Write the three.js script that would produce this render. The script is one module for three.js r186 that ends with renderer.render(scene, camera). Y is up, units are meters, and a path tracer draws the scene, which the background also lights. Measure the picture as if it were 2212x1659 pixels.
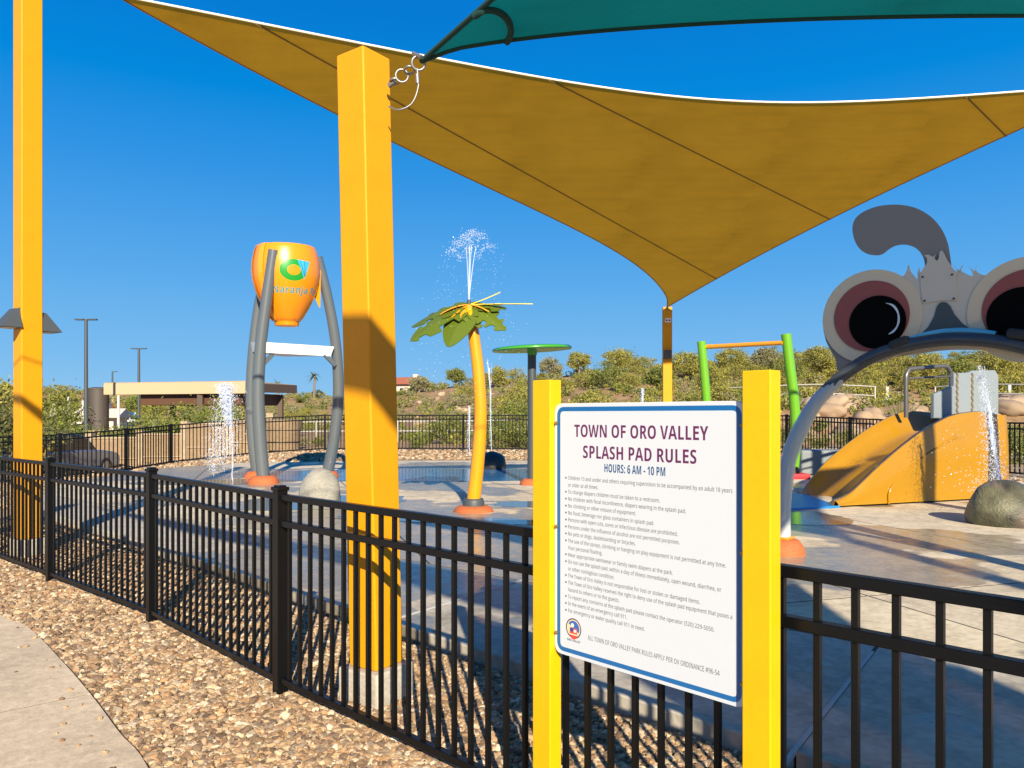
import * as THREE from 'three';
import { RoundedBoxGeometry } from 'three/addons/geometries/RoundedBoxGeometry.js';
import { mergeGeometries, mergeVertices } from 'three/addons/utils/BufferGeometryUtils.js';

// ---------------------------------------------------------------- camera, sky, sun, exposure
const W = 1024, H = 768, EYE = 1.6;
const scene = new THREE.Scene();
const camera = new THREE.PerspectiveCamera(53.07, W / H, 0.1, 2000);
camera.position.set(0, EYE, 0);
camera.lookAt(0, EYE, -10);
camera.setViewOffset(W, H, 0, -31, W, H);          // the horizon lies a little below the middle
const renderer = new THREE.WebGLRenderer({ antialias: true });
renderer.setSize(W, H);
renderer.toneMapping = THREE.LinearToneMapping;
renderer.toneMappingExposure = 1.8;
renderer.shadowMap.enabled = true;
renderer.shadowMap.type = THREE.PCFSoftShadowMap;

{ // clear desert sky: pale at the horizon, deep blue overhead
  const w = 64, h = 512, d = new Float32Array(w * h * 4);
  const stops = [[-90, 0.1111, 0.0889, 0.0611], [-2, 0.1556, 0.1444, 0.1222], [-0.5, 0.1833, 0.3167, 0.4444], [0, 0.1722, 0.325, 0.4833], [4, 0.1111, 0.2806, 0.4806], [10, 0.0556, 0.2222, 0.4639], [16.6, 0.0194, 0.1694, 0.4361], [22, 0.0006, 0.1389, 0.4028], [27, 0.0011, 0.1111, 0.3694], [45, 0.0022, 0.0778, 0.2778], [90, 0.0033, 0.0556, 0.2111]];
  for (let j = 0; j < h; j++) {
    const el = (j + .5) / h * 180 - 90;
    let k = 0; while (k < stops.length - 2 && el > stops[k + 1][0]) k++;
    const a = stops[k], b = stops[k + 1], t = Math.min(1, Math.max(0, (el - a[0]) / (b[0] - a[0])));
    for (let i = 0; i < w; i++) {
      const o = (j * w + i) * 4;
      for (let c = 0; c < 3; c++) d[o + c] = a[c + 1] + (b[c + 1] - a[c + 1]) * t;
      d[o + 3] = 1;
    }
  }
  const sky = new THREE.DataTexture(d, w, h, THREE.RGBAFormat, THREE.FloatType);
  sky.mapping = THREE.EquirectangularReflectionMapping; sky.magFilter = sky.minFilter = THREE.LinearFilter;
  sky.needsUpdate = true;
  scene.background = sky; scene.environment = sky;
}
const SUN = new THREE.Vector3(.17 * .891, .454, .985 * .891).normalize();   // behind the camera, slightly to the right, 27 degrees up
const sun = new THREE.DirectionalLight(new THREE.Color().setRGB(1, .885, .68), 5);
sun.position.copy(SUN).multiplyScalar(80).add(new THREE.Vector3(0, 0, -20));
sun.target.position.set(0, 0, -20);
sun.castShadow = true; sun.shadow.mapSize.set(4096, 4096);
Object.assign(sun.shadow.camera, { left: -45, right: 45, top: 45, bottom: -45, near: 1, far: 260 });
sun.shadow.camera.updateProjectionMatrix();
scene.add(sun, sun.target);

// ---------------------------------------------------------------- helpers
let SEED = 7;
const rnd = () => { SEED |= 0; SEED = SEED + 0x6D2B79F5 | 0; let t = Math.imul(SEED ^ SEED >>> 15, 1 | SEED); t = t + Math.imul(t ^ t >>> 7, 61 | t) ^ t; return ((t ^ t >>> 14) >>> 0) / 4294967296; };
const rr = (a, b) => a + (b - a) * rnd();
const gauss = () => Math.sqrt(-2 * Math.log(rnd() + 1e-9)) * Math.cos(6.2832 * rnd());
const lerp = (a, b, t) => a + (b - a) * t;
const clamp = (x, a = 0, b = 1) => Math.min(b, Math.max(a, x));
const sstep = (a, b, x) => { const t = clamp((x - a) / (b - a)); return t * t * (3 - 2 * t); };
const V = (X, h, Z) => new THREE.Vector3(X, h, -Z);                // X right, h up, Z metres ahead
const at = (x, y, Z) => V((x - 1106) / 1661 * Z, EYE + (897 - y) / 1661 * Z, Z);   // surveyed bearing and distance -> point in the place
const C = (r, g, b) => new THREE.Color().setRGB(r, g, b);
const hash = (x, y) => { const s = Math.sin(x * 127.1 + y * 311.7) * 43758.5453; return s - Math.floor(s); };
function vnoise(x, y, p = 0) {
  const xi = Math.floor(x), yi = Math.floor(y), fx = x - xi, fy = y - yi, u = fx * fx * (3 - 2 * fx), v = fy * fy * (3 - 2 * fy);
  const m = (a) => p ? ((a % p) + p) % p : a;
  const h = (i, j) => hash(m(xi + i), m(yi + j));
  return lerp(lerp(h(0, 0), h(1, 0), u), lerp(h(0, 1), h(1, 1), u), v);
}
const fbm = (x, y, p = 0, o = 4) => { let s = 0, a = .5, f = 1, t = 0; for (let i = 0; i < o; i++) { s += a * vnoise(x * f, y * f, p * f); t += a; a *= .5; f *= 2; } return s / t; };

const taken = {};
function numbered(n) { taken[n] = (taken[n] ?? -1) + 1; return taken[n] ? `${n}_${String(taken[n]).padStart(3, '0')}` : n; }
function tag(o, label, category, group, kind) {
  if (label) o.userData.label = label; if (category) o.userData.category = category;
  if (group) o.userData.group = group; if (kind) o.userData.kind = kind; return o;
}
function thing(name, label, category, pos = [0, 0, 0], group) {
  const g = new THREE.Group(); g.name = numbered(name); g.position.set(pos[0], pos[1], pos[2]); scene.add(g);
  return tag(g, label, category, group);
}
const clean = (g) => { let q = g.index ? g.toNonIndexed() : g; for (const k of Object.keys(q.attributes)) if (!['position', 'normal', 'uv', 'color'].includes(k)) q.deleteAttribute(k); if (!q.attributes.uv) q.setAttribute('uv', new THREE.BufferAttribute(new Float32Array(q.attributes.position.count * 2), 2)); return q; };
const merge = (gs) => gs.length === 1 ? gs[0] : mergeGeometries(gs.map(clean), false);
// a part whose geometry is given in the thing's own frame
function part(name, geo, mat, parent) {
  const m = new THREE.Mesh(Array.isArray(geo) ? merge(geo) : geo, mat);
  m.name = parent ? name : numbered(name); m.castShadow = m.receiveShadow = true; (parent || scene).add(m); return m;
}
// a part whose geometry is given in world metres, under an unturned thing
function wpart(name, geo, mat, parent) {
  let g = Array.isArray(geo) ? merge(geo) : geo; let p = parent; const off = new THREE.Vector3();
  while (p && p !== scene) { off.add(p.position); p = p.parent; }
  g = g.clone(); g.translate(-off.x, -off.y, -off.z); return part(name, g, mat, parent);
}
function struct(name, geo, mat, parent) { const m = part(name, geo, mat, parent); m.userData.kind = 'structure'; return m; }
function dup(root, pos, turn = 0, label, group, s = 1) {
  const r = root.clone(); r.name = numbered(root.name.replace(/_\d{3}$/, '')); r.userData = { ...root.userData };
  if (label) r.userData.label = label; if (group) r.userData.group = group;
  r.position.copy(pos); r.rotation.y = turn; r.scale.setScalar(s); scene.add(r); return r;
}
const bx = (w, h, d, x = 0, y = 0, z = 0, r = 0) => { const g = r ? new RoundedBoxGeometry(w, h, d, 2, r) : new THREE.BoxGeometry(w, h, d); const p = g.attributes.position, n = g.attributes.normal, u = g.attributes.uv;
  for (let i = 0; i < p.count; i++) { const ax = Math.abs(n.getX(i)), ay = Math.abs(n.getY(i)), az = Math.abs(n.getZ(i)); if (ay > ax && ay > az) u.setXY(i, p.getX(i), p.getZ(i)); else if (ax > az) u.setXY(i, p.getZ(i), p.getY(i)); else u.setXY(i, p.getX(i), p.getY(i)); }
  g.translate(x, y, z); return g; };
function bar(a, b, w, d = w, up = new THREE.Vector3(0, 1, 0), r = 0) {   // straight bar between two points, w across, d along up
  const dir = b.clone().sub(a), L = dir.length(); dir.normalize();
  const x = new THREE.Vector3().crossVectors(up, dir).normalize(), y = new THREE.Vector3().crossVectors(dir, x);
  const g = r ? new RoundedBoxGeometry(w, d, L, 2, r) : new THREE.BoxGeometry(w, d, L);
  g.applyMatrix4(new THREE.Matrix4().makeBasis(x, y, dir).setPosition(a.clone().add(b).multiplyScalar(.5))); return g;
}
function rod(a, b, r, r2 = r, n = 12) {
  const g = new THREE.CylinderGeometry(r2, r, a.distanceTo(b), n);
  const q = new THREE.Quaternion().setFromUnitVectors(new THREE.Vector3(0, 1, 0), b.clone().sub(a).normalize());
  g.applyQuaternion(q); const m = a.clone().add(b).multiplyScalar(.5); g.translate(m.x, m.y, m.z); return g;
}
function tube(pts, r, seg = 32, rad = 14, caps = true, tension = .5) {   // r: number or function of 0..1
  const c = new THREE.CatmullRomCurve3(pts, false, 'catmullrom', tension), fr = c.computeFrenetFrames(seg, false);
  const pos = [], idx = [], uv = []; const L = c.getLength();
  for (let i = 0; i <= seg; i++) {
    const t = i / seg, p = c.getPointAt(t), R = typeof r === 'function' ? r(t) : r;
    for (let j = 0; j <= rad; j++) {
      const a = j / rad * Math.PI * 2, n = fr.normals[i], b = fr.binormals[i];
      pos.push(p.x + R * (Math.cos(a) * n.x + Math.sin(a) * b.x), p.y + R * (Math.cos(a) * n.y + Math.sin(a) * b.y), p.z + R * (Math.cos(a) * n.z + Math.sin(a) * b.z));
      uv.push(j / rad * 6.28 * R, t * L);
    }
  }
  for (let i = 0; i < seg; i++) for (let j = 0; j < rad; j++) { const a = i * (rad + 1) + j, b = a + rad + 1; idx.push(a, b, a + 1, b, b + 1, a + 1); }
  if (caps) for (const i of [0, seg]) {
    const p = c.getPointAt(i / seg), o = pos.length / 3; pos.push(p.x, p.y, p.z); uv.push(0, 0);
    for (let j = 0; j <= rad; j++) { const k = (i * (rad + 1) + j) * 3; pos.push(pos[k], pos[k + 1], pos[k + 2]); uv.push(0, 0); }
    for (let j = 0; j < rad; j++) i ? idx.push(o, o + 1 + j, o + 2 + j) : idx.push(o, o + 2 + j, o + 1 + j);
  }
  const g = new THREE.BufferGeometry(); g.setAttribute('position', new THREE.Float32BufferAttribute(pos, 3)); g.setAttribute('uv', new THREE.Float32BufferAttribute(uv, 2)); g.setIndex(idx); g.computeVertexNormals(); return g;
}
const lathe = (pts, n = 40) => new THREE.LatheGeometry(pts.map(p => new THREE.Vector2(p[0], p[1])), n);
function extrude(pts, depth, bevel = 0, curveSeg = 12) {
  const s = pts instanceof THREE.Shape ? pts : new THREE.Shape(pts.map(p => new THREE.Vector2(p[0], p[1])));
  return new THREE.ExtrudeGeometry(s, { depth, bevelEnabled: bevel > 0, bevelSize: bevel, bevelThickness: bevel, bevelSegments: 1, curveSegments: curveSeg, steps: 1 });
}
const spline = (pts, n) => new THREE.CatmullRomCurve3(pts.map(p => new THREE.Vector3(p[0], p[1], 0)), false, 'catmullrom', .5).getPoints(n).map(p => [p.x, p.y]);

// ---------------------------------------------------------------- textures and materials
function tex(n, f, srgb, rep = 1) {
  const d = new Uint8Array(n * n * 4);
  for (let y = 0; y < n; y++) for (let x = 0; x < n; x++) { const c = f(x / n, y / n), o = (y * n + x) * 4; if (typeof c === 'number') d[o] = d[o + 1] = d[o + 2] = clamp(c) * 255; else { d[o] = clamp(c[0]) * 255; d[o + 1] = clamp(c[1]) * 255; d[o + 2] = clamp(c[2]) * 255; } d[o + 3] = 255; }
  const t = new THREE.DataTexture(d, n, n); t.wrapS = t.wrapT = THREE.RepeatWrapping; t.magFilter = THREE.LinearFilter; t.minFilter = THREE.LinearMipmapLinearFilter; t.generateMipmaps = true; t.repeat.set(rep, rep);
  if (srgb) t.colorSpace = THREE.SRGBColorSpace; t.needsUpdate = true; return t;
}
const M = (c, roughness = .6, o = {}) => new THREE.MeshStandardMaterial({ color: c, roughness, ...o });
// fine speckle and pits for concrete, one tile is 1.6 m
const concBump = tex(512, (u, v) => .55 * fbm(u * 64, v * 64, 64, 3) + .45 * fbm(u * 12, v * 12, 12, 4));
const concCol = tex(512, (u, v) => { const a = fbm(u * 5, v * 5, 5, 5), b = vnoise(u * 170, v * 170, 170), c = fbm(u * 40, v * 40, 40, 2); const k = .92 + .16 * (a - .5) + .10 * (b - .5) + .12 * (c - .5); return [k, k * .985, k * .96]; }, true);
// wet film and drying edges on the pad, one tile is 11 m
const wetAmt = (u, v) => { const a = fbm(u * 6 + 3.1, v * 6, 6, 5), e = fbm(u * 48, v * 48, 48, 3); return sstep(.465, .495, a + .05 * (e - .5)); };
const padCol = tex(1024, (u, v) => { const w = wetAmt(u, v), a = fbm(u * 14, v * 14, 14, 4), b = vnoise(u * 400, v * 400, 400), s = fbm(u * 90, v * 90, 90, 3); let k = .93 + .2 * (a - .5) + .13 * (b - .5) + .2 * (s - .5); k *= lerp(1, .80, w); return [k, k * lerp(.985, .965, w), k * lerp(.955, .89, w)]; }, true);
const padRough = tex(1024, (u, v) => { const w = wetAmt(u, v), s = fbm(u * 90, v * 90, 90, 3); return lerp(.84, .16 + .25 * s, w); });
const padBump = tex(1024, (u, v) => { const w = wetAmt(u, v); return lerp(1, .35, w) * (.5 * vnoise(u * 420, v * 420, 420) + .5 * fbm(u * 110, v * 110, 110, 3)); });
const paintBump = tex(256, (u, v) => .6 * fbm(u * 40, v * 40, 40, 3) + .4 * fbm(u * 6, v * 6, 6, 3));
const paintCol = tex(512, (u, v) => { const a = fbm(u * 7, v * 7, 7, 5), b = fbm(u * 50, v * 50, 50, 2); const k = .96 + .035 * (a - .5) + .02 * (b - .5); return [k, k, k]; }, true);
const dirtCol = tex(512, (u, v) => { const a = fbm(u * 6, v * 6, 6, 5), b = vnoise(u * 120, v * 120, 120), c = fbm(u * 26, v * 26, 26, 3); const k = .86 + .35 * (a - .5) + .22 * (b - .5) + .3 * (c - .5); return [k, k * lerp(.93, .99, a), k * lerp(.86, .95, c)]; }, true);
const weave = tex(256, (u, v) => .5 + .25 * Math.sin(u * 6.2832 * 32) * Math.sin(v * 6.2832 * 32) + .25 * (fbm(u * 8, v * 8, 8, 3) - .5));
const fabCol = tex(512, (u, v) => { const a = fbm(u * 3, v * 24, 24, 3), b = fbm(u * 5, v * 5, 5, 4), k = .9 + .07 * (a - .5) + .1 * (b - .5); return [k, k, k]; }, true);

function conc(c, rough = .85, scale = 1) { return new THREE.MeshStandardMaterial({ color: c, map: concCol, bumpMap: concBump, bumpScale: .002 * scale, roughness: rough }); }
const MAT = {
  yellow: new THREE.MeshPhysicalMaterial({ color: C(.72, .312, .003), map: paintCol, roughness: .5, bumpMap: paintBump, bumpScale: .0008, specularIntensity: .55 }),
  signYellow: new THREE.MeshPhysicalMaterial({ color: C(.74, .455, .003), map: paintCol, roughness: .45, bumpMap: paintBump, bumpScale: .0005, specularIntensity: .6 }),
  black: new THREE.MeshPhysicalMaterial({ color: C(.0045, .0048, .0055), specularIntensity: .45, roughness: .34, bumpMap: paintBump, bumpScale: .0005 }),
  blackFar: M(C(.012, .013, .014), .45),
  white: M(C(.78, .78, .77), .45),
  steel: M(C(.30, .30, .30), .45, { metalness: .8 }),
  gunmetal: M(C(.06, .068, .075), .5),
  slate: new THREE.MeshPhysicalMaterial({ color: C(.10, .113, .122), roughness: .33, bumpMap: paintBump, bumpScale: .0006, clearcoat: .3, clearcoatRoughness: .25 }),
  slateDark: M(C(.05, .06, .068), .4),
  footing: new THREE.MeshStandardMaterial({ color: C(.56, .145, .045), roughness: .75, bumpMap: concBump, bumpScale: .006, map: concCol }),
  footConcrete: conc(C(.50, .46, .40)),
  orange: new THREE.MeshPhysicalMaterial({ color: C(.88, .33, .008), roughness: .28, clearcoat: .6, clearcoatRoughness: .12 }),
  trunk: new THREE.MeshPhysicalMaterial({ color: C(.78, .315, .003), roughness: .3, clearcoat: .5, clearcoatRoughness: .15, map: paintCol }),
  green: new THREE.MeshPhysicalMaterial({ color: C(.13, .36, .01), roughness: .3, clearcoat: .5, clearcoatRoughness: .15 }),
  darkGreen: new THREE.MeshPhysicalMaterial({ color: C(.05, .30, .02), roughness: .3, clearcoat: .5, clearcoatRoughness: .15 }),
  slide: new THREE.MeshPhysicalMaterial({ color: C(.40, .196, .004), roughness: .26, clearcoat: .4, clearcoatRoughness: .15, bumpMap: concBump, bumpScale: .0015, map: paintCol }),
  leaf: M(C(.085, .125, .006), .5, { side: THREE.DoubleSide }),
  leafYellow: M(C(.62, .52, .02), .4),
  redPad: M(C(.55, .02, .03), .5),
  bluePad: new THREE.MeshPhysicalMaterial({ color: C(.02, .19, .52), roughness: .4, specularIntensity: .5 }),
  greyPanel: new THREE.MeshPhysicalMaterial({ color: C(.24, .28, .31), roughness: .4, map: paintCol }),
  wetSteel: new THREE.MeshPhysicalMaterial({ color: C(.055, .064, .074), roughness: .25, bumpMap: paintBump, bumpScale: .003 }),
  dirt: new THREE.MeshStandardMaterial({ color: C(1, 1, 1), map: dirtCol, bumpMap: concBump, bumpScale: .03, roughness: .95, vertexColors: true }),
  water: new THREE.MeshPhysicalMaterial({ color: C(.90, .94, 1), roughness: .12, transmission: .75, thickness: 0, ior: 1.33, side: THREE.DoubleSide }),
  drop: new THREE.MeshPhysicalMaterial({ color: C(.92, .95, 1), roughness: .08, transmission: .72, thickness: 0, ior: 1.33 }),
  brown: M(C(.07, .045, .03), .7),
  bark: M(C(.20, .15, .10), .9),
};

// ---------------------------------------------------------------- the ground
const ridgeAt = (X) => { const k = [[-120, 5.5], [-60, 4.5], [-45, 4.2], [-27, 3.5], [-13, 4.4], [0, 5.1], [13, 6.2], [21, 6.5], [32, 6.6], [48, 7.0], [62, 7.3], [140, 8]]; if (X <= k[0][0]) return k[0][1]; for (let i = 0; i < k.length - 1; i++) if (X <= k[i + 1][0]) return lerp(k[i][1], k[i + 1][1], sstep(k[i][0], k[i + 1][0], X)); return 9; };
function groundH(X, Z) {
  let h = .2 * sstep(21, 29.5, Z) - .5 * sstep(-7, -15.5, X) * sstep(15, 22, Z) * (1 - sstep(34, 44, Z)) - .55 * sstep(-13.5, -17, X) * sstep(25.5, 29, Z) * (1 - sstep(36, 44, Z));
  const z0 = lerp(62, 33, sstep(-20, 4, X)) - 9 * sstep(8, 14, X), z1 = lerp(100, 84, sstep(-20, 10, X));
  const s = clamp((Z - z0) / (z1 - z0)), up = s * s * (3 - 2 * s) * .55 + .45 * Math.sqrt(s) * s;
  const rg = ridgeAt(X * 90 / Math.max(60, Z)), w = sstep(7, 13, X), bank = 1.95 * sstep(32.5, 40, Z) + (rg - 1.95) * sstep(45, 86, Z);
  h += lerp(up * rg, bank, w) * (1 - .25 * sstep(100, 180, Z));
  h += s * (1.7 * (fbm(X * .09 + 40, Z * .09 + 9, 0, 4) - .5)) + clamp(s * 3) * .5 * (fbm(X * .45, Z * .45, 0, 3) - .5);
  return h;
}
{
  const xs = [], zs = [];
  for (let x = -420; x < -90; x += 22) xs.push(x); for (let x = -90; x < -18; x += 1.3) xs.push(x); for (let x = -18; x <= 30; x += .75) xs.push(x); for (let x = 31; x < 90; x += 1.3) xs.push(x); for (let x = 90; x <= 420; x += 22) xs.push(x);
  for (let z = -60; z < 0; z += 5) zs.push(z); for (let z = 0; z < 60; z += .8) zs.push(z); for (let z = 60; z < 130; z += 1.2) zs.push(z); for (let z = 130; z <= 900; z += 30) zs.push(z);
  const pos = [], col = [], uv = [], idx = [];
  for (const z of zs) for (const x of xs) {
    const h = groundH(x, z); pos.push(x, h, -z); uv.push(x / 2.4, z / 2.4);
    const hill = sstep(30, 36, z), n = fbm(x * .15, z * .15, 0, 3), g = [.45, .34, .225], d = [lerp(.34, .46, n), lerp(.235, .30, n), lerp(.125, .165, n)];
    col.push(lerp(g[0], d[0], hill), lerp(g[1], d[1], hill), lerp(g[2], d[2], hill));
  }
  for (let j = 0; j < zs.length - 1; j++) for (let i = 0; i < xs.length - 1; i++) { const a = j * xs.length + i, b = a + xs.length; idx.push(a, a + 1, b, b, a + 1, b + 1); }
  const g = new THREE.BufferGeometry(); g.setAttribute('position', new THREE.Float32BufferAttribute(pos, 3)); g.setAttribute('color', new THREE.Float32BufferAttribute(col, 3)); g.setAttribute('uv', new THREE.Float32BufferAttribute(uv, 2)); g.setIndex(idx); g.computeVertexNormals();
  struct('ground', g, MAT.dirt);
}
// polygon helpers in plan (X, Z)
function clip(poly, nx, nz, d) { const out = []; for (let i = 0; i < poly.length; i++) { const a = poly[i], b = poly[(i + 1) % poly.length], fa = a[0] * nx + a[1] * nz - d, fb = b[0] * nx + b[1] * nz - d; if (fa >= 0) out.push(a); if (fa * fb < 0) { const t = fa / (fa - fb); out.push([lerp(a[0], b[0], t), lerp(a[1], b[1], t)]); } } return out; }
function slabGeo(poly, y0, y1, uvs, bev = .008) {
  const s = new THREE.Shape(poly.map(p => new THREE.Vector2(p[0], p[1])));
  const g = new THREE.ExtrudeGeometry(s, { depth: y1 - y0 - bev, bevelEnabled: true, bevelSize: bev, bevelOffset: -bev, bevelThickness: bev, bevelSegments: 1, curveSegments: 4 });
  g.rotateX(-Math.PI / 2); g.translate(0, y0, 0); const p = g.attributes.position, u = g.attributes.uv;
  for (let i = 0; i < p.count; i++) u.setXY(i, p.getX(i) / uvs, (p.getZ(i) + p.getY(i)) / uvs); return g;
}
const PAD = .1;
const padOutline = [[-7.5, 12.2], [4.7, 0], [7, -1], [10.5, 1.5], [12.2, 8], [12.2, 14], [11, 19], [8.5, 23], [3, 25.4], [-4, 25.6], [-8.2, 24.4], [-10, 21.5], [-10, 17.5], [-9, 14]];
const padMats = [[.65, .56, .43], [.62, .54, .42], [.66, .57, .43], [.60, .525, .41]].map(c => new THREE.MeshStandardMaterial({ color: C(...c), map: padCol, roughnessMap: padRough, roughness: 1, bumpMap: padBump, bumpScale: .003 }));
const ringMats = [[.50, .46, .40], [.52, .475, .41], [.485, .45, .395]].map(c => new THREE.MeshStandardMaterial({ color: C(...c), map: padCol, roughnessMap: padRough, roughness: 1, bumpMap: padBump, bumpScale: .002 }));
const uD = [.707, -.707], vD = [.707, .707];
{
  const pad = new THREE.Group(); pad.name = 'splash_pad'; pad.userData.kind = 'structure'; scene.add(pad);
  part('joint_filler', slabGeo(padOutline.map(p => [p[0] * .985, 12 + (p[1] - 12) * .985]), -.1, PAD - .002, 2.2), M(C(.05, .045, .04), .9), pad);
  // the outer walk: slabs cut across every 3.1 m; ring joint runs from (1.92, 5.4) to (-1.85, 8.62)
  const rn = [.65, .76], rd = 1.92 * .65 + 5.4 * .76, G = .007;
  let k = 0;
  for (let i = -7; i < 6; i++) {
    const un = [.8147, -.5799], a = -.9635 + 3.01 * i;
    let p = clip(padOutline, un[0], un[1], a + G); p = clip(p, -un[0], -un[1], -(a + 3.01 - G)); p = clip(p, -rn[0], -rn[1], -(rd - G));
    if (p.length < 3) continue;
    const m = part('slab', slabGeo(p, -.09, PAD, 11), ringMats[k++ % 3], pad); m.castShadow = true;
  }
  const jn = [.954, .301], kn = [-.301, .954];
  for (let i = -7; i < 4; i++) for (let j = -2; j < 6; j++) {
    const a = 7.94 + 3.2 * i, b = 9.6 + 4.4 * (j - 1);
    let p = clip(padOutline, jn[0], jn[1], a + G); p = clip(p, -jn[0], -jn[1], -(a + 3.2 - G)); p = clip(p, kn[0], kn[1], b + G); p = clip(p, -kn[0], -kn[1], -(b + 4.4 - G)); p = clip(p, rn[0], rn[1], rd + G);
    if (p.length < 3) continue;
    part('slab', slabGeo(p, -.09, PAD, 11), padMats[k++ % 4], pad);
  }
  // pale sealant bead lying in two of the joints
  for (const [x0, z0, x1, z1] of [[1.0, 3.066, 2.28, 4.864], [-.86, 5.644, .12, 7.021]]) part('sealant', bar(V(x0, PAD - .002, z0), V(x1, PAD - .002, z1), .02, .02), M(C(.42, .42, .42), .6), pad);
}
// puddles standing on the pad
function blob(cx, cz, rx, rz, rot, seed, n = 48, amp = .35) { const p = []; for (let i = 0; i < n; i++) { const a = i / n * 6.2832, r = 1 + amp * (fbm(Math.cos(a) * 1.7 + seed, Math.sin(a) * 1.7 + seed * 2, 0, 4) - .5) * 2; const x = Math.cos(a) * rx * r, z = Math.sin(a) * rz * r; p.push([cx + x * Math.cos(rot) - z * Math.sin(rot), cz + x * Math.sin(rot) + z * Math.cos(rot)]); } return p; }
function flat(poly, y) { const g = new THREE.ShapeGeometry(new THREE.Shape(poly.map(p => new THREE.Vector2(p[0], p[1])))); g.rotateX(-Math.PI / 2); g.translate(0, y, 0); return g; }
const puddleMat = new THREE.MeshPhysicalMaterial({ color: C(.13, .15, .165), roughness: .07, bumpMap: paintBump, bumpScale: .0015, specularIntensity: 1, ior: 1.33 });
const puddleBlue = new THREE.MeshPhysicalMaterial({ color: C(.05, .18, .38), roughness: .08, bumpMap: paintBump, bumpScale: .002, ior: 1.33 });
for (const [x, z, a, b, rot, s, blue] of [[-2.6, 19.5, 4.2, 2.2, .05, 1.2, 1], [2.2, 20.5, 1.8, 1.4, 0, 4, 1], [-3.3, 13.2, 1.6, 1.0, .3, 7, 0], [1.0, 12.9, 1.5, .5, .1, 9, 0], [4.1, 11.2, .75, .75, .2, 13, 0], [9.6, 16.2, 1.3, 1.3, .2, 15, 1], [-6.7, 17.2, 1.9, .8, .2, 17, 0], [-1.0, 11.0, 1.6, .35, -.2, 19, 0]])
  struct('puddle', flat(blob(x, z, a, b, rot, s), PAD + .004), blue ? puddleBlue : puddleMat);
// the entrance path with its curved edge
{
  const edge = spline([[-11, 10.4], [-7.6, 8.9], [-5.4, 7.35], [-4.06, 6.1], [-3.61, 5.74], [-2.93, 4.99], [-2.37, 4.34], [-1.96, 3.84], [-1.66, 3.49], [-1.15, 2.7], [-.8, 1.6], [-.62, 0], [-.6, -4]], 60);
  const poly = [...edge, [-14, -4], [-14, 10.4]];
  const path = new THREE.Group(); path.name = 'path'; path.userData.kind = 'structure'; scene.add(path);
  const m = [[.69, .565, .415], [.67, .55, .405]].map(c => new THREE.MeshStandardMaterial({ color: C(...c), map: concCol, bumpMap: concBump, bumpScale: .0012, roughness: .82 }));
  const n = [.64, .768], j0 = -2.41 * -.64 * 0 + (-2.41 * n[0] * -1 + 4.35 * n[1]);   // joint line through (-2.41, 4.35)
  const q = [-.64, .768];
  for (let i = -4; i < 6; i++) {
    const d0 = (-2.41 * q[0] + 4.35 * q[1]) + i * 1.85; let p = clip(poly, q[0], q[1], d0 + .003); p = clip(p, -q[0], -q[1], -(d0 + 1.85 - .003)); if (p.length < 3) continue;
    part('slab', slabGeo(p, -.08, .018, 1.6, .002), m[(i + 8) % 2], path);
  }
  part('joint_filler', slabGeo(poly.map(p => [p[0] - .01, p[1]]), -.1, .0172, 1.6), M(C(.05, .04, .03), .95), path);
  globalThis.__edge = edge;
}
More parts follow.
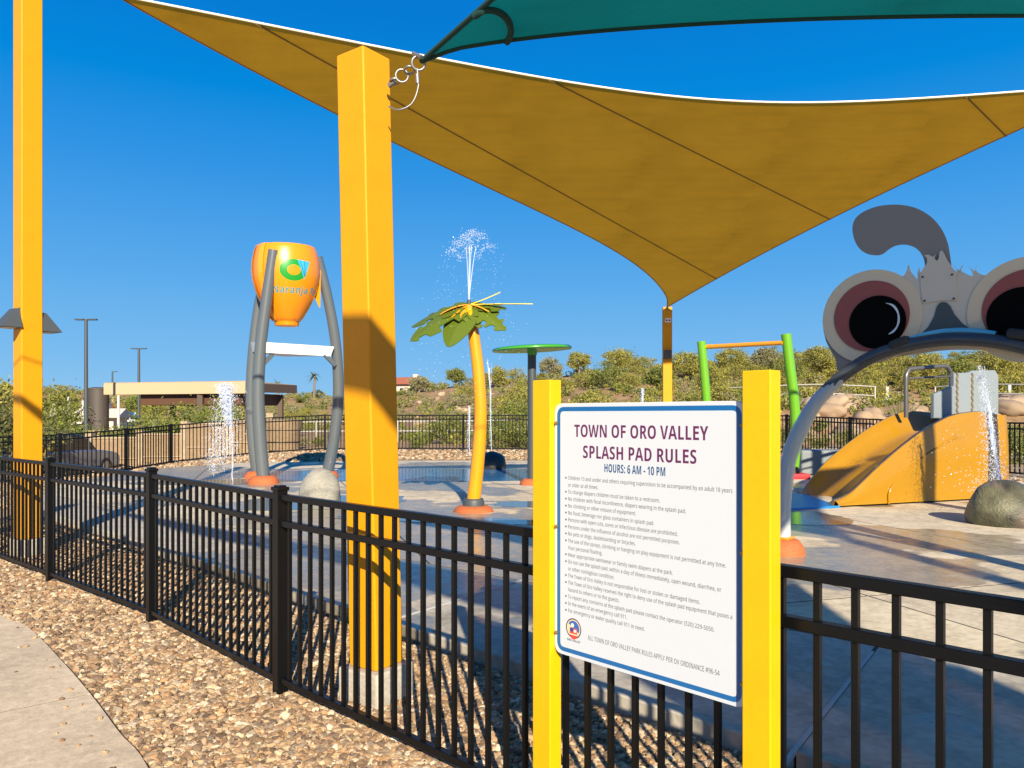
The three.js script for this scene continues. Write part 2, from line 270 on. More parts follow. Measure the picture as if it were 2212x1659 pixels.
// gravel
const onPath = (X, Z) => { const e = globalThis.__edge; if (Z < -4 || Z > 10.4) return false; for (let i = 0; i < e.length - 1; i++) { const a = e[i], b = e[i + 1]; if ((Z <= a[1] && Z >= b[1])) { const t = (a[1] - Z) / (a[1] - b[1] + 1e-9); return X < lerp(a[0], b[0], t); } } return false; };
{
  const stones = [];
  for (let v = 0; v < 4; v++) {
    const g = mergeVertices(new THREE.IcosahedronGeometry(1, 1).deleteAttribute('uv').deleteAttribute('normal')), p = g.attributes.position;
    for (let i = 0; i < p.count; i++) { const k = .72 + .56 * hash(i * 1.7 + v * 31, v * 7.3); p.setXYZ(i, p.getX(i) * k * 1.15, p.getY(i) * k * .62, p.getZ(i) * k * .85); }
    const q = g.toNonIndexed(); q.computeVertexNormals(); stones.push(q);
  }
  const pal = [[.20, .14, .10], [.52, .385, .25], [.60, .47, .33], [.42, .29, .185], [.36, .235, .155], [.68, .57, .43], [.33, .27, .22], [.50, .33, .19], [.74, .67, .55], [.24, .175, .125], [.56, .42, .28]];
  const lists = [[], [], [], []];
  const put = (X, Z, s) => lists[Math.floor(rnd() * 4)].push([X, Z, s]);
  let tries = 0, count = 0;
  while (count < 125000 && tries++ < 1100000) {
    const Z = .9 + 10.2 * Math.pow(rnd(), 1.15), X = Z * rr(-.98, .8);
    if (X + Z > 4.68 || onPath(X - .03, Z) || X < -9) continue;
    put(X, Z, (rnd() < .4 ? rr(.007, .011) : rr(.010, .020)) * (rnd() < .06 ? 1.5 : 1) * lerp(1, 1.35, sstep(5, 10, Z))); count++;
  }
  for (let i = 0; i < 36; i++) { const e = globalThis.__edge[20 + Math.floor(rnd() * 30)], d = Math.abs(gauss()) * .16 + .02; lists[i % 4].push([e[0] - d, e[1] - d * .5, rr(.006, .014), .018]); }
  // pale border of gravel between the pad and the far fence
  tries = 0; let c2 = 0;
  while (c2 < 15000 && tries++ < 200000) {
    const X = rr(-15.5, 12.5), Z = rr(13, 30.5); const inPad = padOutline.every((a, i) => { const b = padOutline[(i + 1) % padOutline.length]; return (b[0] - a[0]) * (Z - a[1]) - (b[1] - a[1]) * (X - a[0]) >= -.02; });
    if (inPad || Math.abs(X / Z) > .72) continue; put(X, Z, rr(.03, .06)); c2++;
  }
  const mat = M(C(1, 1, 1), .85), D = new THREE.Object3D();
  const gravel = new THREE.Group(); gravel.name = 'gravel'; tag(gravel, 'loose tan and brown gravel beside the path and fence', 'gravel', null, 'stuff'); scene.add(gravel);
  lists.forEach((L, v) => {
    const im = new THREE.InstancedMesh(stones[v], mat, L.length); im.name = 'pebble'; im.userData.kind = 'stuff'; im.castShadow = im.receiveShadow = true;
    L.forEach(([X, Z, s, y], i) => { D.position.set(X, y ? y + s * .4 : groundH(X, Z) + s * rr(.05, .55), -Z); D.rotation.set(rr(-.5, .5), rr(0, 6.28), rr(-.5, .5)); D.scale.set(s * rr(.8, 1.25), s * rr(.8, 1.2), s * rr(.8, 1.25)); D.updateMatrix(); im.setMatrixAt(i, D.matrix); const c = pal[Math.floor(rnd() * pal.length)], k = rr(.45, .86); im.setColorAt(i, C(c[0] * k * 1.06, c[1] * k * .96, c[2] * k * .82)); });
    gravel.add(im);
  });
}

// ---------------------------------------------------------------- shade posts and sails
function shadePost(label, X, Z, top, normal, side, foot, group) {
  const g = thing('shade_post', label, 'post', [X, 0, -Z], group);
  const yaw = Math.atan2(normal[0], -normal[1]);
  const p = part('post', bx(side, top - foot, side, 0, (top + foot) / 2, 0, .012), MAT.yellow, g); p.rotation.y = yaw;
  const f = part('footing', bx(side * 1.42, foot + .25, side * 1.42, 0, (foot - .25) / 2, 0, .015), MAT.footConcrete, g); f.rotation.y = yaw;
  return g;
}
const nrm = (x, z) => { const l = Math.hypot(x, z); return [x / l, z / l]; };
{ // middle post, one corner towards the path
  const v = nrm(.767, -4.35), c = Math.SQRT1_2; const n = [v[0] * c - v[1] * c, v[1] * c + v[0] * c];
  const g = shadePost('thick yellow shade post behind the black fence with teal sail shackled to its top', -.765, 4.36, 3.63, n, .214, .19);
  g.rotation.z = .0215;
}
const leftPost = shadePost('tall yellow shade post carrying two dark wedge lamps', -5.52, 8.77, 7.0, [.811, -.585], .222, .2);
{
  const far = shadePost('slim far yellow shade post holding the low corner of the tan sail', 3.43, 17, 3.98, nrm(-.1, -1), .2, .1);
  part('label_plate', bx(.13, .09, .006, 0, 3.68, .104), MAT.white, far); 
  for (const x of [-.03, .03]) part('label_mark', bx(.036, .036, .004, x, 3.68, .109), M(C(.03, .03, .06), .6), far);
  part('junction_box', bx(.17, .19, .07, -.02, 2.93, .135, .008), MAT.gunmetal, far);
}
for (const [X, Z, t, lb] of [[5.62, 4.2, 3.95, 'yellow shade post holding the outer corner of the teal sail'], [9.1, 10.6, 6.6, 'tall yellow shade post holding the high outer corner of the tan sail'], [4.0, -7.9, 5.0, 'yellow shade post holding the rear corner of the teal sail'], [-5.6, 2.6, 5.4, 'yellow shade post on the path side holding the entrance sail']]) shadePost(lb, X, Z, t, nrm(-.7, -.7), .2, .15);
// wedge lamps on the tall post
function wedgeLamp(label, n, y) {
  const L = thing('wall_lamp', label, 'lamp', [-5.52 + n[0] * .112, y, -(8.77 + n[1] * .112)], 'wedge lamps on the tall shade post');
  L.rotation.y = Math.atan2(n[0], -n[1]);
  const g = new THREE.BufferGeometry(), w0 = .075, w1 = .14, h = .215, d0 = .05, d1 = .2;
  const p = [[-w1, 0, 0], [w1, 0, 0], [w1, 0, d1], [-w1, 0, d1], [-w0, h, 0], [w0, h, 0], [w0, h, d0], [-w0, h, d0]];
  const f = [[0, 1, 2, 3], [4, 7, 6, 5], [3, 2, 6, 7], [1, 5, 6, 2], [0, 3, 7, 4], [0, 4, 5, 1]], pos = [];
  for (const q of f) for (const k of [0, 1, 2, 0, 2, 3]) pos.push(...p[q[k]]);
  g.setAttribute('position', new THREE.Float32BufferAttribute(pos, 3)); g.computeVertexNormals();
  part('housing', g, MAT.gunmetal, L);
  part('mounting_plate', bx(.17, .235, .012, 0, .11, -.005, .003), MAT.gunmetal, L);
  part('lens', bx(.2, .006, .13, 0, -.004, .09), M(C(.5, .5, .48), .3), L);
}
wedgeLamp('dark wedge lamp on the path side of the tall yellow post', [-.584, -.811], 2.58);
wedgeLamp('dark wedge lamp on the pool side of the tall yellow post', [.584, .811], 2.56);

const fabric = (c, tr) => new THREE.MeshPhysicalMaterial({ color: c, map: fabCol, roughness: .95, specularIntensity: .15, bumpMap: weave, bumpScale: .0008, transmission: tr, thickness: 0, side: THREE.DoubleSide });
// three-cornered sail with hollow edges; eAC etc. give the inward curve of each edge
function makeSail(name, label, A, Cc, B, eAC, eAB, eCB, mat, hemMats, seams, seamMat) {
  const g = thing(name, label, 'shade sail', [B.x, B.y, B.z]);
  const cen = A.clone().add(B).add(Cc).multiplyScalar(1 / 3);
  const edge = (P, Q, R, f) => Array.isArray(f) ? ((c) => (t) => c.getPoint(t))(new THREE.CatmullRomCurve3(f)) : (t) => { const m = P.clone().lerp(Q, t); return m.addScaledVector(R.clone().sub(m).normalize(), f(t)); };
  const AC = edge(A, Cc, B, eAC), AB = edge(A, B, Cc, eAB), CB = edge(Cc, B, A, eCB);
  const P = (s, t) => {
    const p = AC(s).lerp(B, t), a = AB(t).sub(A.clone().lerp(B, t)), c = CB(t).sub(Cc.clone().lerp(B, t));
    return p.addScaledVector(a, 1 - s).addScaledVector(c, s);
  };
  const ns = 48, nt = 40, pos = [], uv = [], idx = [];
  for (let j = 0; j <= nt; j++) for (let i = 0; i <= ns; i++) { const p = P(i / ns, j / nt); pos.push(p.x, p.y, p.z); uv.push(p.x * .5, p.z * .5); }
  for (let j = 0; j < nt; j++) for (let i = 0; i < ns; i++) { const a = j * (ns + 1) + i, b = a + ns + 1; idx.push(a, b, a + 1, b, b + 1, a + 1); }
  const fg = new THREE.BufferGeometry(); fg.setAttribute('position', new THREE.Float32BufferAttribute(pos, 3)); fg.setAttribute('uv', new THREE.Float32BufferAttribute(uv, 2)); fg.setIndex(idx); fg.computeVertexNormals();
  wpart('fabric', fg, mat, g);
  const line = (f, n = 40) => Array.from({ length: n + 1 }, (_, i) => f(i / n));
  [[AC, hemMats[0]], [AB, hemMats[1]], [CB, hemMats[2]]].forEach(([f, [m, r]]) => wpart('edge_hem', tube(line(f), r, 70, 8), m, g));
  for (const [s0, t0, s1, t1, bow] of seams) {   // a doubled strip of fabric sewn on under the sail
    const p0 = P(s0, t0), p1 = P(s1, t1); let s = s0, t = t0;   // straight in plan: solve for the sail parameters under each point
    const pts = line(k => { const X = lerp(p0.x, p1.x, k), Z = lerp(p0.z, p1.z, k); if (k > .995) return p1.clone().add(new THREE.Vector3(0, -.012, 0));
      for (let i = 0; i < 12; i++) { const a = P(s, t), b = P(s + 1e-4, t), c = P(s, t + 1e-4), j = [(b.x - a.x) * 1e4, (c.x - a.x) * 1e4, (b.z - a.z) * 1e4, (c.z - a.z) * 1e4], D = j[0] * j[3] - j[1] * j[2] || 1e-9, ex = X - a.x, ez = Z - a.z; s = clamp(s + .8 * (ex * j[3] - ez * j[1]) / D, 0, 1); t = clamp(t + .8 * (j[0] * ez - j[2] * ex) / D, 0, .995); }
      return P(s, t).add(new THREE.Vector3(0, -.012, 0)); }, 30);
    wpart('seam', tube(pts, .011, 60, 6), seamMat, g);
  }
  return { g, P, AC, AB, CB };
}
const tan = fabric(C(.94, .45, .026), .56), hemTan = M(C(.30, .18, .04), .9), hemCream = M(C(.86, .78, .62), .8);
const sailA = at(245, -12, 8.9), sailC = at(2420, 182, 10.4), sailB = at(1441, 664, 16.86);
const tanSail = makeSail('shade_sail', 'large tan shade sail stretched from the tall post down to the far post', sailA, sailC, sailB,
  t => 4 * t * (1 - t) * .95, t => 3.05 * t * t * Math.pow(1 - t, .7), t => 4 * t * (1 - t) * .24,
  tan, [[hemCream, .014], [hemTan, .012], [hemTan, .012]],
  [[.10, 0, 1, .82, .0], [.37, 0, 1, .5, .0], [.86, 0, 1, .16, 0]], M(C(.22, .13, .03), .95));
{
  const a = sailA, p = V(-5.4, 6.88, 8.77); wpart('corner_cable', rod(a, p, .012), MAT.steel, tanSail.g);
  wpart('corner_cable', rod(sailC, V(9.02, 6.5, 10.6), .012), MAT.steel, tanSail.g);
  wpart('corner_ring', tube([sailB, sailB.clone().add(new THREE.Vector3(.03, -.04, -.03)), V(3.43, 3.9, 16.92)], .02, 8, 8), MAT.steel, tanSail.g);
}
const teal = fabric(C(.002, .23, .22), .5), hemTeal = M(C(.004, .045, .04), .9);
const gP1 = V(-.50, 3.55, 4.24), gP2 = V(5.42, 3.9, 4.55), gP3 = V(3.8, 4.75, -7.45);
const tealSail = makeSail('shade_sail', 'teal shade sail shackled to the middle yellow post', gP1, gP2, gP3,
  t => .75 * Math.sqrt(t) * (1 - t), t => 4 * t * (1 - t) * 1.15, t => 4 * t * (1 - t) * 1.0,
  teal, [[hemTeal, .014], [hemTeal, .014], [hemTeal, .014]], [], hemTeal);
{ // corner patch, shackle, chain links and the loose wire loop
  const { P, g } = tealSail; const pts = []; for (let i = 0; i <= 14; i++) { const k = i / 14, b = 1 + .8 * k * (1 - k), s = k * .07 * b, t = (1 - k) * .036 * b; pts.push(P(s, t).add(new THREE.Vector3(0, -.012, 0))); }
  wpart('corner_patch', tube(pts, .018, 30, 6), hemTeal, g);
  const ring = (p, R, r, rx, ry, n) => { const q = new THREE.TorusGeometry(R, r, 8, 22); q.rotateX(rx); q.rotateY(ry); q.translate(p.x, p.y, p.z); wpart(n, q, MAT.steel, g); };
  const a = V(-.515, 3.535, 4.23), post = V(-.69, 3.44, 4.3), d = post.clone().sub(a);
  ring(a, .036, .007, .2, .3, 'shackle'); ring(a.clone().addScaledVector(d, .3), .028, .006, 1.2, .3, 'chain_link'); ring(a.clone().addScaledVector(d, .55), .034, .006, .1, .2, 'chain_link'); ring(a.clone().addScaledVector(d, .8), .024, .007, 1.3, .2, 'chain_link');
  wpart('turnbuckle', rod(a.clone().addScaledVector(d, .8), post, .014), MAT.steel, g);
  wpart('pin', rod(a.clone().add(new THREE.Vector3(-.03, .055, 0)), a.clone().add(new THREE.Vector3(.02, .02, .03)), .011), MAT.steel, g);
  wpart('wire_loop', tube([V(-.52, 3.5, 4.22), V(-.515, 3.40, 4.22), V(-.55, 3.31, 4.22), V(-.62, 3.275, 4.22), V(-.68, 3.30, 4.24)], .005, 30, 6), MAT.steel, g);
  wpart('ferrule', rod(V(-.52, 3.47, 4.22), V(-.518, 3.42, 4.22), .011), MAT.steel, g);
}
{ // entrance sail over the gravel, out of the picture; its shadow falls across the pad and the middle post
  const S = (q, r, h) => V(.985 * q - .17 * (r - 1.96 * h), h, .17 * q + .985 * (r - 1.96 * h));
  const Q = (a) => a.map(([q, r], i) => S(q, r, 5));
  const s1 = S(-4.5, 13.6, 5), s2 = S(3.33, 4.55, 5), s3 = S(3.2, -4, 5);
  makeSail('shade_sail', 'tan shade sail over the entrance gravel', s1, s2, s3, t => 0, Q([[-4.5, 13.6], [-2.2, 10.3], [-.09, 7.72], [.6, 6.45], [1.2, 5.6], [1.5, 4], [2, 1.5], [2.6, -1.2], [3.2, -4]]), Q([[3.33, 4.55], [3.45, 3.4], [3.4, 0], [3.2, -4]]), tan, [[hemCream, .014], [hemTan, .014], [hemTan, .014]], [], hemTan);
  const c1 = V(2.64, 6, 3.54), c2 = V(8.4, 6, 4.23), c3 = V(6.07, 6, -2.26);   // and its neighbour towards the arch
  const side = makeSail('shade_sail', 'pale sand shade sail above the bird face arch', c1, c2, c3, t => 4 * t * (1 - t) * .1, t => 4 * t * (1 - t) * .15, t => 4 * t * (1 - t) * .3, fabric(C(.84, .74, .58), .7), [[hemCream, .014], [hemCream, .014], [hemCream, .014]], [], hemTan);
  wpart('corner_cable', rod(c1, V(-5.5, 5.2, 2.6), .01), MAT.steel, side.g);
  shadePost('yellow shade post holding the outer corner of the arch sail', 8.7, 4.1, 6.2, nrm(-.7, -.7), .2, .15); shadePost('yellow shade post holding the rear corner of the arch sail', 6.1, -2.6, 6.2, nrm(-.7, -.7), .2, .15);
  const e = thing('shade_post', 'yellow shade post behind the rules sign holding the entrance sail', 'post', [s2.x + .05, 0, s2.z + .3]);
  part('post', bx(.2, 5, .2, 0, 2.5, 0, .012), MAT.yellow, e); part('footing', bx(.3, .4, .3, 0, 0, 0, .012), MAT.footConcrete, e);
}

// ---------------------------------------------------------------- black fences
function fence(label, pts, o) {
  const g = thing('picket_fence', label, 'fence', [pts[0][0], 0, -pts[0][1]]);
  const up = new THREE.Vector3(0, 1, 0), hAt = (X, Z) => o.base ? o.base(X, Z) : 0;
  const pg = bx(o.pw, o.h, o.pw, 0, o.h / 2, 0, o.detail ? .004 : 0);
  const kg = o.detail ? new THREE.BoxGeometry(o.pick, o.pickH, o.pick) : new THREE.BoxGeometry(o.pick, o.pickH, o.pick);
  const spare = [];
  let n = 0;
  pts.forEach(([X, Z], i) => {
    const [a, b] = [pts[Math.max(0, i - 1)], pts[Math.min(pts.length - 1, i + 1)]], yaw = Math.atan2(b[1] - a[1], b[0] - a[0]);
    const y = hAt(X, Z); const post = part('post', pg, o.mat, g); post.position.set(X - pts[0][0], y - .08, -Z + pts[0][1]); post.rotation.y = yaw;
    if (o.detail) { const cap = part('cap', [bx(o.pw + .014, .022, o.pw + .014, 0, o.h + .008, 0, .005), bx(o.pw - .01, .012, o.pw - .01, 0, o.h + .022, 0, .005)], o.mat, post); }
    if (i === pts.length - 1) return;
    const [X1, Z1] = pts[i + 1], A = V(X, y, Z), B = V(X1, hAt(X1, Z1), Z1), L = A.distanceTo(B), d = B.clone().sub(A).normalize();
    for (const [top, hh] of o.rails) wpart('rail', bar(A.clone().add(new THREE.Vector3(0, top - hh / 2, 0)).addScaledVector(d, o.pw / 2), B.clone().add(new THREE.Vector3(0, top - hh / 2, 0)).addScaledVector(d, -o.pw / 2), o.railD, hh, up, o.detail ? .004 : 0), o.mat, g);
    const k = Math.round(L / o.gap);
    for (let j = 1; j < k; j++) {
      const p = A.clone().lerp(B, j / k), q = new THREE.Vector3(p.x - pts[0][0], p.y + o.pickY + o.pickH / 2, p.z + pts[0][1]);
      if (n++ < 300) { const m = part('picket', kg, o.mat, g); m.position.copy(q); m.rotation.y = Math.atan2(Z1 - Z, X1 - X); }
      else { const c = kg.clone(); c.rotateY(Math.atan2(Z1 - Z, X1 - X)); c.translate(q.x, q.y, q.z); spare.push(c); }
    }
  });
  if (spare.length) { const m = part('pickets', spare, o.mat, g); m.userData.kind = 'stuff'; }
  return g;
}
fence('black metal picket fence between the gravel and the splash pad', [[-7.55, 10.05], [-6.0, 8.72], [-4.42, 7.36], [-2.78, 5.93], [-1.33, 4.41], [.13, 3.02], [1.5, 1.62], [2.85, .2]],
  { h: 1.25, pw: .064, pick: .019, pickH: 1.05, pickY: .085, rails: [[1.15, .036], [1.0, .036], [.105, .036]], railD: .038, gap: .108, mat: MAT.black, detail: true });
const farBase = (X, Z) => groundH(X, Z) + .02;
function fenceLine(pts, step) { const out = []; for (let i = 0; i < pts.length - 1; i++) { const [a, b] = [pts[i], pts[i + 1]], L = Math.hypot(b[0] - a[0], b[1] - a[1]), n = Math.max(1, Math.round(L / step)); for (let j = 0; j < n; j++) out.push([lerp(a[0], b[0], j / n), lerp(a[1], b[1], j / n)]); } out.push(pts[pts.length - 1]); return out; }
const farO = { h: 1.5, pw: .085, pick: .028, pickH: 1.33, pickY: .06, rails: [[1.39, .045], [1.24, .045], [.1, .045]], railD: .04, gap: .125, mat: MAT.black, base: farBase };
fence('distant black picket fence in front of the tan walled yard and ramada', fenceLine([[-17.5, 20.6], [-14.1, 24], [-12.7, 25.3], [-12.1, 27.3], [-9.8, 29], [-7.3, 30], [-5.2, 30.1]], 2.2), farO);
fence('distant black picket fence behind the palm and the slide', fenceLine([[-5.08, 30.1], [-1.9, 30], [.7, 29.9], [6, 29.6], [10, 28], [12.2, 22.5], [13.3, 19], [14.2, 15]], 2.6), { ...farO, gap: .135 });

// ---------------------------------------------------------------- the rules sign
{
  const w = 1260, h = 1500, cv = document.createElement('canvas'); cv.width = w; cv.height = h; const x = cv.getContext('2d');
  x.fillStyle = '#c7ccd3'; x.fillRect(0, 0, w, h);
  const rrect = (a, b, c, d, r) => { x.beginPath(); x.moveTo(a + r, b); x.lineTo(a + c - r, b); x.quadraticCurveTo(a + c, b, a + c, b + r); x.lineTo(a + c, b + d - r); x.quadraticCurveTo(a + c, b + d, a + c - r, b + d); x.lineTo(a + r, b + d); x.quadraticCurveTo(a, b + d, a, b + d - r); x.lineTo(a, b + r); x.quadraticCurveTo(a, b, a + r, b); x.closePath(); };
  x.strokeStyle = '#0a5f9e'; x.lineWidth = 26; rrect(32, 32, w - 64, h - 64, 42); x.stroke();
  const fit = (s, cx, y, width, px, weight, col) => { x.save(); x.font = `${weight} ${px}px sans-serif`; x.fillStyle = col; x.textAlign = 'center'; const m = x.measureText(s).width; x.translate(cx, y); x.scale(width / m, 1); x.fillText(s, 0, 0); x.restore(); };
  fit('TOWN OF ORO VALLEY', 605, 196, 900, 100, 'bold', '#5d2150'); fit('SPLASH PAD RULES', 605, 318, 770, 100, 'bold', '#5d2150'); fit('HOURS: 6 AM - 10 PM', 590, 392, 420, 66, 'bold', '#0a3f70');
  const T = [['Children 13 and under and others requiring supervision to be accompanied by an adult 18 years', 1], ['or older at all times.', 0], ['To change diapers children must be taken to a restroom.', 1], ['No children with fecal incontinence, diapers wearing in the splash pad.', 1], ['No climbing or other misuse of equipment.', 1], ['No food, beverage nor glass containers in splash pad.', 1], ['Persons with open cuts, sores or infectious disease are prohibited.', 1], ['Persons under the influence of alcohol are not permitted purposes.', 1], ['No pets or dogs, skateboarding or bicycles.', 1], ['The use of the sprays, climbing or hanging on play equipment is not permitted at any time.', 1], ['Your personal floating.', 0], ['Wear appropriate swimwear or family swim diapers at the park.', 1], ['Do not use the splash pad, within a day of illness immediately, open wound, diarrhea, or', 1], ['or other contagious condition.', 0], ['The Town of Oro Valley is not responsible for lost or stolen or damaged items.', 1], ['The Town of Oro Valley reserves the right to deny use of the splash pad equipment that poses a', 1], ['hazard to others or to the guests.', 0], ['To report any concerns at the splash pad please contact the operator (520) 229-5050.', 1], ['In the event of an emergency call 911.', 1], ['For emergency or water quality call 911 in need.', 1]];
  let y = 452; x.fillStyle = '#3c4248'; x.textAlign = 'left';
  for (const [s, b] of T) { x.font = '30px sans-serif'; const m = x.measureText(s).width, W = Math.min(m * .86, 1085); if (b) { x.beginPath(); x.arc(90, y - 10, 6, 0, 7); x.fill(); } x.save(); x.translate(106, y); x.scale(W / m, 1); x.fillText(s, 0, 0); x.restore(); y += 41.5; }
  fit('ALL TOWN OF ORO VALLEY PARK RULES APPLY PER OV ORDINANCE #96-54', 690, 1372, 860, 38, 'normal', '#44484c');
  // round town seal
  x.save(); x.translate(150, 1330); x.lineWidth = 7; x.strokeStyle = '#2a2f4a'; x.fillStyle = '#e9c9a4'; x.beginPath(); x.arc(0, 0, 56, 0, 7); x.fill(); x.stroke();
  x.fillStyle = '#2f62a8'; x.beginPath(); x.arc(0, 0, 46, -2.6, .5); x.closePath(); x.fill(); x.fillStyle = '#c8463a'; x.fillRect(-30, -2, 58, 34); x.fillStyle = '#24418a'; x.beginPath(); x.arc(-14, 8, 13, 0, 7); x.fill(); x.fillStyle = '#f3e3cd'; x.fillRect(2, 6, 20, 16); x.beginPath(); x.arc(-8, -18, 12, 0, 7); x.fill(); x.fillStyle = '#c8463a'; x.beginPath(); x.arc(0, 30, 34, .3, 2.84); x.fill(); x.restore();
  x.fillStyle = '#2a2f4a'; x.font = 'bold 18px sans-serif'; x.textAlign = 'center'; x.fillText('ORO VALLEY', 150, 1408);
  const ct = new THREE.CanvasTexture(cv); ct.colorSpace = THREE.SRGBColorSpace; ct.anisotropy = 8;
  const BW = .772, BH = .914, r = .035, L = V(.161, 0, 2.84), ux = .691, uz = -.722;
  const g = thing('rules_sign', 'white rules sign with blue border between two yellow posts', 'sign', [L.x, 0, L.z]);
  g.rotation.y = Math.atan2(-uz, ux) * -1; // local +x runs along the board towards the nearer post
  g.rotation.y = -Math.atan2(.722, .691);
  const sh = new THREE.Shape(); sh.moveTo(r, 0); sh.lineTo(BW - r, 0); sh.quadraticCurveTo(BW, 0, BW, r); sh.lineTo(BW, BH - r); sh.quadraticCurveTo(BW, BH, BW - r, BH); sh.lineTo(r, BH); sh.quadraticCurveTo(0, BH, 0, BH - r); sh.lineTo(0, r); sh.quadraticCurveTo(0, 0, r, 0);
  const bg = new THREE.ExtrudeGeometry(sh, { depth: .006, bevelEnabled: true, bevelSize: .0015, bevelThickness: .0015, bevelSegments: 1, curveSegments: 10 }); bg.translate(0, .727, -.007);
  const board = part('board', bg, M(C(.66, .66, .65), .4), g);
  const fg = new THREE.ShapeGeometry(sh, 12); { const p = fg.attributes.position, u = fg.attributes.uv; for (let i = 0; i < p.count; i++) u.setXY(i, p.getX(i) / BW, p.getY(i) / BH); } fg.translate(0, .727, .0042);
  part('printed_face', fg, new THREE.MeshPhysicalMaterial({ map: ct, roughness: .38, clearcoat: .15 }), board);
  for (const px of [.009, BW - .009]) for (const py of [.80, 1.19, 1.57]) { const b = rod(new THREE.Vector3(px, py, 0), new THREE.Vector3(px, py, .011), .0075, .006, 10); part('bolt', b, M(C(.35, .22, .08), .4, { metalness: .7 }), board); }
  for (const [px, lbl] of [[-.047, 'far'], [BW + .047, 'near']]) {
    const p = part('post', bx(.09, 1.83, .062, px, .815, -.003, .004), MAT.signYellow, g);
    for (const py of [.80, 1.19, 1.57]) part('bracket', bx(.03, .035, .004, px < 0 ? -.0 : BW, py, -.011), MAT.signYellow, p);
  }
  g.rotation.z = 0;
}

// ---------------------------------------------------------------- footing mound shared by the water features
const footGeo = (r, h, seed) => { const g = lathe([[0, h], [r * .55, h], [r * .72, h * .92], [r * .92, h * .5], [r, 0], [r, -.06]], 18), p = g.attributes.position; for (let i = 0; i < p.count; i++) { const k = 1 + .16 * (fbm(p.getX(i) * 6 + seed, p.getZ(i) * 6, 0, 3) - .5); p.setX(i, p.getX(i) * k); p.setZ(i, p.getZ(i) * k); } g.computeVertexNormals(); return g; };
function footing(parent, p, r, h, mat = MAT.footing, seed = 1) { const g = footGeo(r, h, seed); g.translate(p.x, PAD, p.z); return wpart('footing', g, mat, parent); }

// ---------------------------------------------------------------- palm tree water feature
{
  const Z = 12, base = at(1023, 1104, Z); base.y = PAD;
  const g = thing('water_palm', 'yellow curved water palm with flat green leaves', 'water feature', [base.x, PAD, base.z]);
  const P = [[1021, 1100], [1029, 1030], [1036, 950], [1038, 880], [1033, 800], [1023, 722], [1013, 662]].map(p => at(p[0], p[1], Z));
  wpart('trunk', tube(P, t => lerp(.108, .088, t), 60, 24), MAT.trunk, g);
  footing(g, base, .32, .09, MAT.footing, 3);
  wpart('collar', (() => { const q = lathe([[.1, .16], [.15, .16], [.165, .12], [.17, .05], [.17, 0]], 24); q.translate(base.x, PAD + .04, base.z); return q; })(), MAT.gunmetal, g);
  const top = P[6].clone();
  // flat sheet leaf, notched along both edges and bent over its length
  function leafGeo(L, Wd, seed, bend) {
    const n = 40, pos = [], idx = [], w = (t) => Wd * Math.pow(Math.sin(Math.PI * Math.pow(clamp(t), .75)), .62), th = .012;
    const notch = (t, s) => 1 - .62 * sstep(.52, .6, vnoise(t * 9 + seed * 3.7, s * 5 + seed)) * (t > .25 ? 1 : 0);
    for (let i = 0; i <= n; i++) { const t = i / n, y = -bend * t * t * L, z = L * t; for (const s of [-1, -.5, 0, .5, 1]) { const e = w(t) * (Math.abs(s) === 1 ? notch(t, s) : 1) * s; pos.push(e, y - .10 * Math.abs(s) * w(t), z); } }
    const k = pos.length / 3; for (let i = 0; i < k; i++) pos.push(pos[i * 3], pos[i * 3 + 1] - th, pos[i * 3 + 2]);
    for (let i = 0; i < n; i++) for (let j = 0; j < 4; j++) { const a = i * 5 + j, b = a + 5; idx.push(a, a + 1, b, b, a + 1, b + 1, a + k, b + k, a + 1 + k, b + k, b + 1 + k, a + 1 + k); }
    for (let i = 0; i < n; i++) for (const j of [0, 4]) { const a = i * 5 + j, b = a + 5; idx.push(a, b, a + k, b, b + k, a + k); }
    const q = new THREE.BufferGeometry(); q.setAttribute('position', new THREE.Float32BufferAttribute(pos, 3)); q.setIndex(idx); return q.toNonIndexed();
  }
  const addLeaf = (az, pitch, L, Wd, seed, bend, mat, name = 'leaf', roll = 0) => { const q = leafGeo(L, Wd, seed, bend); q.computeVertexNormals(); q.rotateZ(roll); q.rotateX(-pitch); q.rotateY(az); const m = part(name, q, mat, g); m.position.copy(top).sub(g.position).add(new THREE.Vector3(0, .03, 0)); return m; };
  // az: 0 towards the camera (+z), pi/2 to the right
  addLeaf(-1.25, -.46, 1.08, .27, 1, .14, MAT.leaf, 'leaf', -.55); addLeaf(-.62, -.85, .84, .27, 2, .12, MAT.leaf, 'leaf', -.2); addLeaf(1.15, -.46, .72, .26, 3, .2, MAT.leaf, 'leaf', .6); addLeaf(-1.7, -.14, .98, .26, 4, .22, MAT.leaf, 'leaf', -.5);
  addLeaf(-2.4, .05, .8, .24, 5, .2, MAT.leaf, 'leaf', -.4); addLeaf(2.6, .1, .7, .24, 6, .2, MAT.leaf); addLeaf(.6, -.8, .48, .22, 8, .15, MAT.leaf, 'leaf', .2); addLeaf(-1.45, -.3, .74, .25, 9, .2, MAT.leaf, 'leaf', -.6); addLeaf(1.75, .02, .6, .2, 12, .1, MAT.leaf, 'leaf', .5);
  addLeaf(1.62, .05, 1.0, .05, 10, .03, MAT.leafYellow); addLeaf(1.9, .36, .56, .05, 11, -.05, MAT.leafYellow);
  for (const [az, pt, l] of [[-1.1, -.45, .40], [-.6, -.6, .34], [1.2, -.15, .34], [-1.5, -.15, .46], [.4, -.7, .3]]) addLeaf(az, pt + .1, l, .075, az * 5, .3, MAT.orange, 'husk');
  part('nozzle', rod(new THREE.Vector3(0, 0, 0), new THREE.Vector3(0, .1, 0), .03), MAT.gunmetal, g).position.copy(top).sub(g.position);
}
